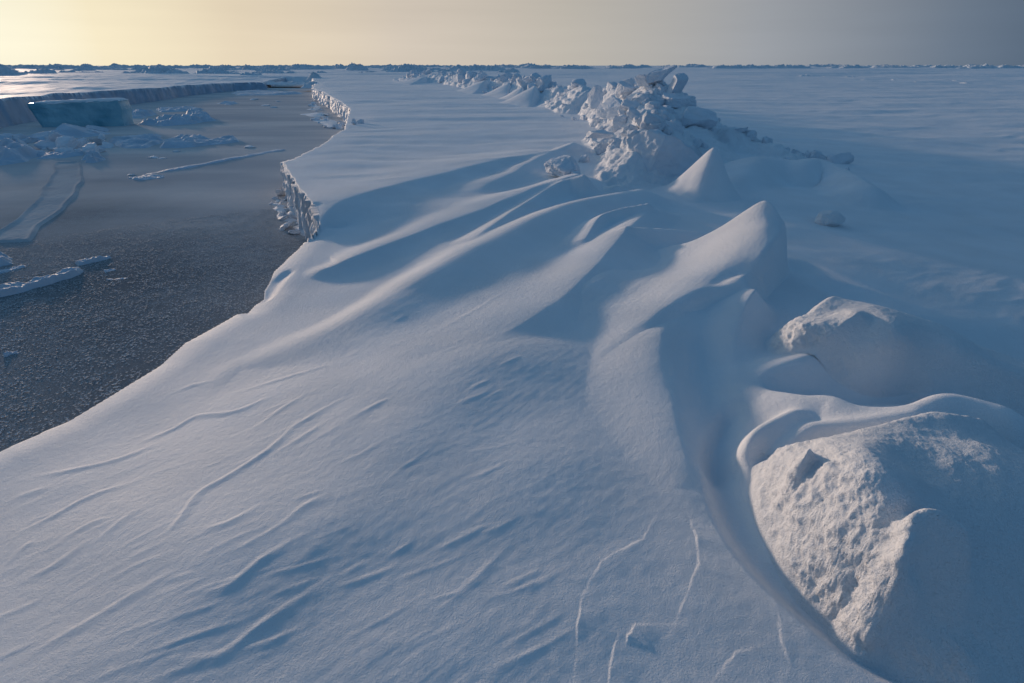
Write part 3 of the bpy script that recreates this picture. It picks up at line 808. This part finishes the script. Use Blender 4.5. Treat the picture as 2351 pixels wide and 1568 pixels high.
ice_face('ice_cliff', WALL_FAR + [(-18, 52, .72), (-20, 58, .72)], .72, 'far sunlit ice cliff, long and notched, above the lead', .42, .045, 5, ((4, .3, .4), (12, .3, .4)))

def chunks(n, path, spread, sizes, label, group, zoff=0.0):
    P = np.array(path, float)
    for k in range(n):
        t = RNG.random() * (len(P) - 1); i = int(min(t, len(P) - 2)); p = P[i] + (P[i + 1] - P[i]) * (t - i)
        x = p[0] - abs(RNG.normal()) * spread; y = p[1] + RNG.normal() * spread * .6
        s = float(RNG.choice(sizes))
        block((x, y, s * .15 + zoff), (s * RNG.uniform(.9, 1.8), s * RNG.uniform(.8, 1.4), s * RNG.uniform(.35, .7)), tuple(RNG.normal(size=2) * .3) + (RNG.uniform(0, 6.28),),
              name='ice_chunk', label=label, cat='ice chunk', group=group)
chunks(34, [at(735, 532, 0)[:2], at(705, 505, 0)[:2], at(672, 478, 0)[:2], at(655, 450, 0)[:2]], .22, [.04, .06, .09, .13], 'small snowy ice chunk at the foot of the near ice cliff', 'ice chunks at the foot of the near cliff')
chunks(40, [at(800, 294, 0)[:2], at(775, 288, 0)[:2], at(750, 262, 0)[:2], at(722, 232, 0)[:2]], .5, [.05, .08, .11, .16], 'small ice chunk at the foot of the far ice cliff', 'ice chunks at the foot of the far cliff')
for k, (u, v) in enumerate(((815, 285), (826, 282), (812, 279))):
    p = at(u, v, .74); s = (.08, .11, .06)[k]
    block((p[0], p[1], floe_z(p[0], p[1]) + .05), (s * 1.3, s, s), (.2, .1, k), label=('lit ice lump on the snow at the corner of the far cliff', 'larger lit ice lump just right of the far cliff corner', 'smallest ice lump behind the far cliff corner')[k])

# ------------------------------------------------------------------ plates and floes frozen into the lead
def inside_poly(x, y, P):
    c = np.zeros(x.shape, bool); n = len(P)
    for i in range(n):
        x0, y0 = P[i][:2]; x1, y1 = P[(i + 1) % n][:2]
        m = ((y0 > y) != (y1 > y)) & (x < (x1 - x0) * (y - y0) / (y1 - y0 + 1e-12) + x0)
        c ^= m
    return c

def plate(name, uv, h, edge, rough, label, cat='ice plate', material=None, seed=0, rim=0.0, n=140, tilt=0.0, wob=.05):
    P = [at(u, v, 0)[:2] for u, v in uv]
    A = np.array(P + P[:1]); x0, y0 = A.min(0) - .1; x1, y1 = A.max(0) + .1
    ny = int(np.clip(n * (y1 - y0) / max(x1 - x0, y1 - y0), 40, n)); nx = int(np.clip(n * (x1 - x0) / max(x1 - x0, y1 - y0), 40, n))
    X, Y = np.meshgrid(np.linspace(x0, x1, nx), np.linspace(y0, y1, ny)); x, y = X.ravel(), Y.ravel()
    size = math.sqrt((x1 - x0) * (y1 - y0)); k = 2.5 / max(size, .2)
    wx = x + size * wob * perlin2(x * k * 2, y * k * 2, seed + 1); wy = y + size * wob * perlin2(x * k * 2, y * k * 2, seed + 2)
    d, s, _ = nearest(wx, wy, np.column_stack([A, np.zeros((len(A), 1))]))
    d = np.where(inside_poly(wx, wy, P), d, -d)
    f = sstep(d / edge)
    q = np.stack([x * k * 1.6, y * k * 1.6, np.full(x.size, seed * 3.1)], 1)
    lumpy = 1 + rough * (1.4 * fbm3(q, 4, seed % 30) - .5 * np.abs(perlin3(q * 2.3, seed % 20)))
    z = h * f * np.clip(lumpy - .35, .1, 3) * 1.1 * (1 + tilt * (x - x0) / (x1 - x0 + 1e-6)) - .015
    if rim: z = z + rim * np.exp(-((d - edge) / (edge * .8)) ** 2)
    V = np.stack([x, y, z], 1); F = grid_faces(ny, nx)
    V, F = keep(V, F, (d[F].max(1) > -.02) & (z[F].max(1) > -.02))
    return tag(mesh_object(name, V, F, material or M_RAFT), label, cat)

plate('thin_ice_sheet', [(128, 374), (190, 372), (193, 420), (150, 480), (92, 520), (70, 556), (-30, 560), (-30, 545), (30, 508), (72, 470), (108, 420)], .035, .05, .25,
      'thin refrozen sheet running like a pale path across the dark lead', 'ice sheet', M_THIN, 1, .03, 240, wob=.012)
plate('rafted_plate', [(-40, 672), (40, 655), (110, 640), (160, 618), (188, 620), (186, 632), (120, 652), (40, 676), (-40, 694)], .10, .06, .5, 'long rafted ice plate with a lit upper edge, near the left border', seed=2, n=200, rim=.02)
plate('rafted_plate', [(165, 605), (215, 592), (255, 585), (262, 592), (215, 604), (175, 612)], .07, .06, .5, 'short pointed plate just beyond the long rafted plate', seed=3)
plate('rafted_plate', [(-40, 590), (10, 585), (38, 592), (34, 606), (-40, 622)], .14, .10, .6, 'humped ice plate cut by the left border', seed=4)
plate('rafted_plate', [(-40, 626), (0, 618), (60, 608), (66, 612), (10, 628), (-40, 638)], .05, .05, .4, 'thin plate between the humped plate and the long rafted plate', seed=5)
plate('rafted_plate', [(232, 620), (265, 616), (272, 620), (240, 627)], .04, .03, .4, 'tiny dark-edged plate right of the long rafted plate', seed=6)
plate('rafted_plate', [(236, 640), (300, 636), (302, 640), (244, 645)], .03, .03, .4, 'thin sliver of ice, nearest of the bits right of the long plate', seed=7)
plate('rafted_plate', [(2, 815), (60, 798), (64, 806), (30, 818), (6, 824)], .05, .03, .8, 'small crumbled ridge alone on the dark near ice', seed=8)
plate('finger_raft', [(282, 408), (330, 398), (420, 384), (520, 365), (640, 342), (660, 344), (540, 366), (440, 385), (350, 400), (300, 410)], .04, .08, .9, 'long narrow raft ridge slanting across the grey lead', 'ice ridge', seed=9, n=260, wob=.015)
plate('finger_raft', [(288, 409), (330, 402), (384, 402), (380, 409), (320, 415)], .05, .08, .6, 'short blunt raft at the near end of the long raft ridge', 'ice ridge', seed=10)
plate('snowy_floe', [(246, 328), (300, 316), (372, 312), (380, 326), (340, 340), (280, 342)], 0.186, 0.25, .7, 'snow-covered floe lying left of the drifted long floe', seed=11, n=170)
plate('snowy_floe', [(370, 322), (420, 312), (480, 316), (548, 320), (555, 326), (480, 334), (420, 340), (366, 340)], 0.149, 0.25, 1., 'long floe with small drifts, right of the snow-covered floe', seed=12, n=190)
plate('snowy_floe', [(312, 285), (370, 276), (430, 270), (480, 266), (500, 276), (440, 285), (370, 290)], 0.211, 0.35, .9, 'lumpy floe with a peak at its right end, beyond the blue block', seed=13, n=190, tilt=.9)
plate('snowy_floe', [(424, 262), (440, 254), (462, 257), (470, 264), (440, 266)], 0.236, 0.25, .8, 'small snowy hump behind the lumpy floe', seed=14)
plate('rafted_plate', [(350, 252), (400, 248), (455, 247), (470, 251), (420, 256), (365, 258)], .16, .4, .5, 'dark thin floe below the shadowed far bank', seed=15)
plate('rafted_plate', [(280, 262), (330, 256), (365, 262), (330, 272), (290, 272)], .20, .4, 1.2, 'broken ice bits right beside the blue block', seed=16)
plate('rafted_plate', [(525, 213), (600, 208), (690, 212), (700, 215), (620, 219), (540, 219)], .2, .7, .5, 'long low floe at the end of the far bank', seed=17)
plate('rafted_plate', [(496, 238), (520, 233), (552, 236), (530, 242)], .16, .4, .6, 'single small floe out on the lead, right of the dark thin floe', seed=18)
for k, (u, v) in enumerate(((606, 243), (628, 247), (580, 229), (408, 322), (352, 362), (372, 364), (405, 348), (575, 338), (640, 233), (300, 402))):
    p = at(u, v, 0); s = pix(p[1]) * (9, 7, 10, 8, 10, 7, 9, 12, 6, 8)[k]
    block((p[0], p[1], .01), (s * 1.4, s, s * .22), (0, 0, k * .7), name='ice_chunk', label='small loose ice chunk frozen into the open grey lead', cat='ice chunk', group='loose ice chunks on the lead')
plate('snow_apron', [(606, 470), (628, 452), (650, 446), (668, 470), (700, 505), (738, 528), (722, 545), (690, 545), (655, 520), (625, 495)], .06, .25, 1.3, 'dusting of drifted snow banked along the foot of the near ice cliff', 'snow drift', M_SNOW, seed=30, n=170)
plate('snow_apron', [(690, 262), (715, 232), (735, 240), (760, 268), (795, 294), (760, 300), (720, 285)], .08, .5, 1.3, 'thin snow drifted along the foot of the far sunlit cliff', 'snow drift', M_SNOW, seed=31, n=170)
for k in range(46):
    u = RNG.uniform(-30, 250); v = 372 - u * .09 - RNG.uniform(0, 46); p = at(u, v, 0); s = float(RNG.choice([.08, .13, .2, .3], p=[.35, .35, .2, .1]))
    block((p[0], p[1], s * .3), (s * RNG.uniform(1, 1.9), s * RNG.uniform(.8, 1.4), s * RNG.uniform(.4, .8)), tuple(RNG.normal(size=2) * .35) + (RNG.uniform(0, 6.28),),
          name='ice_chunk', label='rough ice chunk in the broken heap before the blue block', cat='ice chunk', group='ice chunks in the heap before the blue block')
plate('snowy_floe', [(-40, 350), (0, 338), (40, 336), (90, 342), (100, 356), (60, 372), (-40, 388)], 0.260, 0.30, 1.2, 'heap of broken snowy ice at the left border', seed=20, n=200)
plate('rafted_plate', [(70, 356), (130, 352), (200, 345), (240, 336), (252, 340), (210, 354), (140, 364), (80, 366)], .14, .25, .8, 'low dark-edged plate in front of the tilted slab', seed=21, n=180)
plate('snowy_floe', [(180, 368), (195, 356), (225, 354), (250, 364), (230, 374), (195, 374)], 0.161, 0.20, 1.2, 'small pile of crumbled ice at the head of the pale path', seed=22)
for seed, u, v, y, wpx, hpx, dm, rot, label, kw in (
    (601, 190, 314, 21.5, 52, 13, .8, (.25, .24, .25), 'tilted snow-topped slab leaning in front of the blue block', dict(cuts=6, boxy=.9, rough=.05)),
    (602, 95, 317, 20.6, 44, 11, .6, (.1, -.1, .1), 'dark-fronted slab left of the tilted slab', dict(cuts=6, boxy=.85)),
    (603, 225, 299, 23.2, 22, 6, .4, (.1, .3, .5), 'small slab wedged behind the tilted slab', dict(cuts=6, boxy=.85)),
    (604, 40, 330, 19.6, 34, 11, .6, (.1, -.2, .2), 'blocky slab on the heap at the left border', dict(cuts=7)),
    (605, 10, 322, 20.5, 18, 9, .5, (.2, .2, .6), 'rounded block at the top of the left heap', dict(cuts=7)),
    (606, 112, 338, 18.3, 22, 9, .4, (.1, .2, .3), 'small block between the left heap and the tilted slab', dict(cuts=7)),
    (607, 152, 336, 18.6, 12, 9, .3, (.3, .2, .9), 'pointed little block right in front of the dark-fronted slab', dict(cuts=8))):
    p = atd(u, v, y); s = pix(y)
    own_block('ice_slab', seed, p, (wpx * s, dm, hpx * s), rot, label, n=44, material=M_RAFT, **kw)

# the blue block
def blue_block():
    p = at(192, 291, 0); s = pix(p[1]); W, H, D = 88 * s, 56 * s, .5
    root = bpy.data.objects.new('blue_ice_block', None); COL.objects.link(root); root.location = (p[0], p[1] + D, 0); root.rotation_euler = (0, 0, math.radians(10))
    tag(root, 'large translucent blue ice block standing before the shadowed bank', 'ice block')
    V, F = CS[44]; m = np.abs(V).max(1); V = V / (m[:, None] ** .93)
    a, c = V[:, 0].copy(), V[:, 2].copy()
    front = np.clip(-V[:, 1], 0, 1)
    V[:, 1] += .22 * front * (1 - a * a) * (.6 - .4 * c) + .14 * perlin2(a * 2.2, c * .8, 4) + .07 * perlin2(a * 6, c * 2.5, 5) + .03 * perlin2(a * 15, c * 9, 8)
    V[:, 0] += np.where(a < 0, -.16 * (c + 1) * .5 - .06, .03 * np.sin(c * 3))
    V[:, 2] += np.where(c > .5, .10 * a + .04 * perlin2(a * 4, V[:, 1] * 3, 6), 0)
    V = V * np.array([W, D, H * .5]) + np.array([0, 0, H * .46])
    mesh_object('body', V, F, M_BLUE, parent=root)
    n = 60; gx, gy = np.meshgrid(np.linspace(-1.12, 1.02, n), np.linspace(-.97, .97, 30)); x, y = gx.ravel(), gy.ravel()
    e = np.clip(1 - np.maximum(np.abs((x + .05) / 1.07), np.abs(y) / .97), 0, 1)
    z = H * .96 + H * .05 * x + .05 * perlin2(x * 4, y * 3, 9) + .10 * sstep(e / .12) - .05
    mesh_object('snow_cap', np.stack([x * W, y * D, z], 1), grid_faces(30, n), M_SNOW, parent=root)
blue_block()

# ------------------------------------------------------------------ frost flowers on the near lead
def frost():
    n = 60000
    r = np.sqrt(RNG.uniform(2.3 ** 2, 11 ** 2, n)); a = np.radians(RNG.uniform(-62, -12, n)); x, y = r * np.sin(a), r * np.cos(a)
    ez, d = shore_height(x, y); ok = d < -.08
    dens = .55 + .9 * perlin2(x * 3.5, y * 3.5, 41) + .5 * perlin2(x * 12, y * 12, 42)
    ok &= RNG.random(n) < np.clip(dens, .08, 1)
    x, y, r = x[ok], y[ok], r[ok]; n = len(x); k = 5
    s = RNG.uniform(.005, .013, n) * (1 + .02 * r)
    V = np.zeros((n, k, 3, 3)); base = RNG.uniform(0, 6.28, n)
    for j in range(k):
        t = base + j * 2 * np.pi / k + RNG.normal(size=n) * .3
        c, q = np.cos(t), np.sin(t); lift = s * RNG.uniform(.15, .5, n)
        wv = s * .38
        V[:, j, 0] = np.stack([x - q * wv, y + c * wv, np.full(n, .006)], 1)
        V[:, j, 1] = np.stack([x + q * wv, y - c * wv, np.full(n, .006)], 1)
        V[:, j, 2] = np.stack([x + c * s * 1.1, y + q * s * 1.1, .006 + lift], 1)
    V = V.reshape(-1, 3); F = np.arange(len(V)).reshape(-1, 3)
    o = mesh_object('frost_flowers', V, F, M_FROST, smooth=False); o['kind'] = 'stuff'
    o['label'] = 'tiny white frost flowers scattered over the dark near lead ice'; o['category'] = 'frost'
frost()

# ------------------------------------------------------------------ pressure hummocks towards the horizon
def hummock(u0, u1, vb, vt, label, group, seed, zb=.6, jag=1.0, material=None, tall=1.4):
    y = at((u0 + u1) / 2, vb, zb)[1]; xa = atd(u0, vb, y)[0]; xb = atd(u1, vb, y)[0]; zt = atd((u0 + u1) / 2, vt, y)[2]
    W, h = (xb - xa) / 2, max((zt - zb) * tall, .3); D = max(1.2, min(W * .5, 9))
    nx, ny = int(np.clip((u1 - u0) * 1.1, 34, 150)), 16
    X, Y = np.meshgrid(np.linspace(-1, 1, nx), np.linspace(-1, 1, ny)); x, yy = X.ravel(), Y.ravel()
    env = np.clip(1 - np.abs(x) ** 2.2, 0, 1) ** .8 * np.clip(1 - yy ** 2, 0, 1)
    k = W / max(h, .3) * .55
    n1 = perlin2(x * k + seed * 3.3, yy * 1.3 + seed, seed % 60); n2 = np.abs(perlin2(x * k * 3, yy * 3 + seed, seed % 50)); n3 = perlin2(x * k * 8, yy * 6 + seed, seed % 40)
    z = h * env * np.clip(.55 + jag * (.75 * n1 + .55 * n2 + .22 * n3), .08, 1.25)
    V = np.stack([x * W + xz_jit(seed, x, W), yy * D, z - .25], 1)
    o = mesh_object('ice_hummock', V, grid_faces(ny, nx), material or M_FAR)
    o.location = ((xa + xb) / 2, y, zb)
    return tag(o, label, 'ice hummock', group)
def xz_jit(seed, x, W): return .02 * W * perlin2(x * 9, x * 0 + seed, 7)

SPECIAL = [(-60, 62, 174, 150, 'big dark rounded hummock at the left border under the sun glow'), (50, 132, 172, 152, 'jagged dark hummock joined to the big one at the left border'),
           (14, 60, 185, 181, 'low dark drift on the plain below the left hummocks'), (300, 440, 174, 150, 'wide blue hummock left of the middle of the sunlit plain'),
           (430, 560, 173, 156, 'long low hummock following the wide blue one'), (520, 620, 177, 163, 'dark hummock above the end of the far bank'),
           (790, 850, 164, 145, 'tallest rounded hummock breaking the horizon left of centre'), (706, 742, 181, 162, 'pointed hummock behind the tip of the far cliff'),
           (696, 738, 195, 178, 'triangular ice block tilted up where the lead closes'), (560, 720, 188, 182, 'long dark shelf of ice closing the lead'),
           (740, 830, 179, 173, 'flat dark drift right of the pointed hummock'), (390, 450, 184, 179, 'small dark drift alone on the sunlit plain'),
           (880, 1010, 166, 150, 'broken hummock range behind the far end of the rubble line'), (1010, 1180, 164, 150, 'rough hummock range above the rubble line'),
           (1130, 1200, 170, 156, 'blocky hummock patch right above the low rubble line')]
for k, (u0, u1, vb, vt, lab) in enumerate(SPECIAL):
    hummock(u0, u1, vb, vt, lab, None, 200 + k, tall=1.3, jag=.8 if k in (6, 2) else 1.0)
for k in range(120):
    u0 = -160 + k * 22.5 + RNG.uniform(-25, 25); wd = RNG.uniform(35, 130); far = RNG.random() * (1 if u0 < 1300 else .75)
    vb = 153.6 + far * 6.5; vt = 150.2 - RNG.choice([0, .6, 1.4, 2.6], p=[.4, .3, .2, .1]) * (1 if u0 < 1900 else .6)
    hummock(u0, u0 + wd, vb, vt, 'low rubble hummock along the horizon', 'ice hummocks along the horizon', 300 + k)
for k in range(60):
    u0 = RNG.uniform(-60, 1050); wd = RNG.uniform(30, 110); vb = RNG.uniform(157, 171)
    hummock(u0, u0 + wd, vb, vb - RNG.uniform(4, 10), 'low rubble hummock scattered over the left plain', 'ice hummocks on the left plain', 400 + k)
for k in range(30):
    u0 = RNG.uniform(1650, 2420); wd = RNG.uniform(14, 50); vb = RNG.uniform(158, 200)
    hummock(u0, u0 + wd, vb, vb - RNG.uniform(1.2, 3.0), 'small snow bump on the wide right plain', 'snow bumps on the right plain', 500 + k, zb=.7, material=M_SNOW)

# ------------------------------------------------------------------ camera, light, sky
cam = bpy.data.cameras.new('camera'); cam.lens = LENS; cam.sensor_width = 36; cam.clip_start = .05; cam.clip_end = 20000
co = bpy.data.objects.new('camera', cam); COL.objects.link(co)
co.location = (0, 0, CAM_Z); co.rotation_euler = (math.pi / 2 - PITCH, 0, 0)
scene.camera = co

sun = bpy.data.lights.new('sun', 'SUN'); sun.energy = 2.5; sun.angle = math.radians(3.2); sun.color = (1, .74, .55)
so = bpy.data.objects.new('sun', sun); COL.objects.link(so)
from mathutils import Vector
sd = Vector((math.sin(SUN_AZ) * math.cos(SUN_EL), math.cos(SUN_AZ) * math.cos(SUN_EL), math.sin(SUN_EL)))
so.rotation_euler = sd.to_track_quat('Z', 'Y').to_euler()

def lin(r, g, b):
    f = lambda c: ((c / 255 + .055) / 1.055) ** 2.4 if c > 10 else c / 255 / 12.92
    return f(r), f(g), f(b)

SKY_STRENGTH = .14
w = bpy.data.worlds.new('World'); scene.world = w; w.use_nodes = True
nt = w.node_tree; bg = nt.nodes['Background']; L = nt.links
sky = nt.nodes.new('ShaderNodeTexSky'); sky.sky_type = 'NISHITA'; sky.sun_disc = False
sky.sun_elevation = SUN_EL; sky.sun_rotation = SUN_AZ
sky.air_density = 1.0; sky.dust_density = .6; sky.ozone_density = 2.0
tc = nt.nodes.new('ShaderNodeTexCoord')
sep = nt.nodes.new('ShaderNodeSeparateXYZ'); L.new(tc.outputs['Generated'], sep.inputs[0])
# haze band along the horizon, cream towards the sun and slate away from it
flat = nt.nodes.new('ShaderNodeVectorMath'); flat.operation = 'MULTIPLY'; flat.inputs[1].default_value = (1, 1, 0)
L.new(tc.outputs['Generated'], flat.inputs[0])
nrm = nt.nodes.new('ShaderNodeVectorMath'); nrm.operation = 'NORMALIZE'; L.new(flat.outputs[0], nrm.inputs[0])
dot = nt.nodes.new('ShaderNodeVectorMath'); dot.operation = 'DOT_PRODUCT'; L.new(nrm.outputs[0], dot.inputs[0])
dot.inputs[1].default_value = (math.sin(SUN_AZ), math.cos(SUN_AZ), 0)
half = nt.nodes.new('ShaderNodeMapRange'); half.inputs['From Min'].default_value = -1; half.inputs['From Max'].default_value = 1
L.new(dot.outputs['Value'], half.inputs['Value'])
band = nt.nodes.new('ShaderNodeValToRGB'); cr = band.color_ramp; cr.interpolation = 'EASE'; cr.interpolation = 'LINEAR'
STOPS = [(-1, (58, 74, 98)), (-.2, (60, 76, 98)), (.035, (70, 92, 116)), (.196, (108, 122, 139)), (.43, (156, 160, 166)), (.68, (190, 184, 174)),
         (.855, (211, 199, 184)), (.957, (231, 215, 188)), (.995, (250, 237, 204)), (1, (255, 248, 222))]
cr.elements[0].position = 0; cr.elements[0].color = lin(*STOPS[0][1]) + (1,)
cr.elements[1].position = 1; cr.elements[1].color = lin(*STOPS[-1][1]) + (1,)
for a_, c_ in STOPS[1:-1]:
    e = cr.elements.new((a_ + 1) / 2); e.color = lin(*c_) + (1,)
L.new(half.outputs['Result'], band.inputs['Fac'])
# thin streaks of high cloud
cm = nt.nodes.new('ShaderNodeMapping'); cm.inputs['Scale'].default_value = (1.6, 1.6, 22); cm.inputs['Rotation'].default_value = (.03, -.05, 0)
L.new(tc.outputs['Generated'], cm.inputs['Vector'])
cn = nt.nodes.new('ShaderNodeTexNoise'); cn.inputs['Scale'].default_value = 1.2; cn.inputs['Detail'].default_value = 4; L.new(cm.outputs[0], cn.inputs['Vector'])
cf = nt.nodes.new('ShaderNodeMapRange'); cf.inputs['From Min'].default_value = .3; cf.inputs['From Max'].default_value = .7
cf.inputs['To Min'].default_value = .965; cf.inputs['To Max'].default_value = 1.03
L.new(cn.outputs['Fac'], cf.inputs['Value'])
gain = nt.nodes.new('ShaderNodeVectorMath'); gain.operation = 'SCALE'; L.new(band.outputs['Color'], gain.inputs[0])
g2 = nt.nodes.new('ShaderNodeMath'); g2.operation = 'MULTIPLY'; L.new(cf.outputs['Result'], g2.inputs[0]); g2.inputs[1].default_value = 1 / SKY_STRENGTH
fall = nt.nodes.new('ShaderNodeMapRange'); fall.interpolation_type = 'SMOOTHSTEP'
fall.inputs['From Min'].default_value = 0; fall.inputs['From Max'].default_value = .30; fall.inputs['To Min'].default_value = 1; fall.inputs['To Max'].default_value = .8
L.new(sep.outputs['Z'], fall.inputs['Value'])
g3 = nt.nodes.new('ShaderNodeMath'); g3.operation = 'MULTIPLY'; L.new(g2.outputs[0], g3.inputs[0]); L.new(fall.outputs['Result'], g3.inputs[1])
L.new(g3.outputs[0], gain.inputs['Scale'])
tint = nt.nodes.new('ShaderNodeMix'); tint.data_type = 'RGBA'; tint.blend_type = 'MULTIPLY'; tint.inputs['Factor'].default_value = 1
tint.inputs['B'].default_value = (1.06, 1.46, 1.64, 1); L.new(sky.outputs['Color'], tint.inputs['A'])
up = nt.nodes.new('ShaderNodeMapRange'); up.interpolation_type = 'SMOOTHSTEP'
up.inputs['From Min'].default_value = .12; up.inputs['From Max'].default_value = .55; L.new(sep.outputs['Z'], up.inputs['Value'])
mx = nt.nodes.new('ShaderNodeMix'); mx.data_type = 'RGBA'
L.new(up.outputs['Result'], mx.inputs['Factor']); L.new(gain.outputs[0], mx.inputs['A']); L.new(tint.outputs['Result'], mx.inputs['B'])
L.new(mx.outputs['Result'], bg.inputs['Color']); bg.inputs['Strength'].default_value = SKY_STRENGTH

vs = scene.view_settings
vs.view_transform = 'Standard'; vs.look = 'None'; vs.exposure = 0.0; vs.gamma = 1.0
scene.cycles.max_bounces = 6; scene.cycles.diffuse_bounces = 3
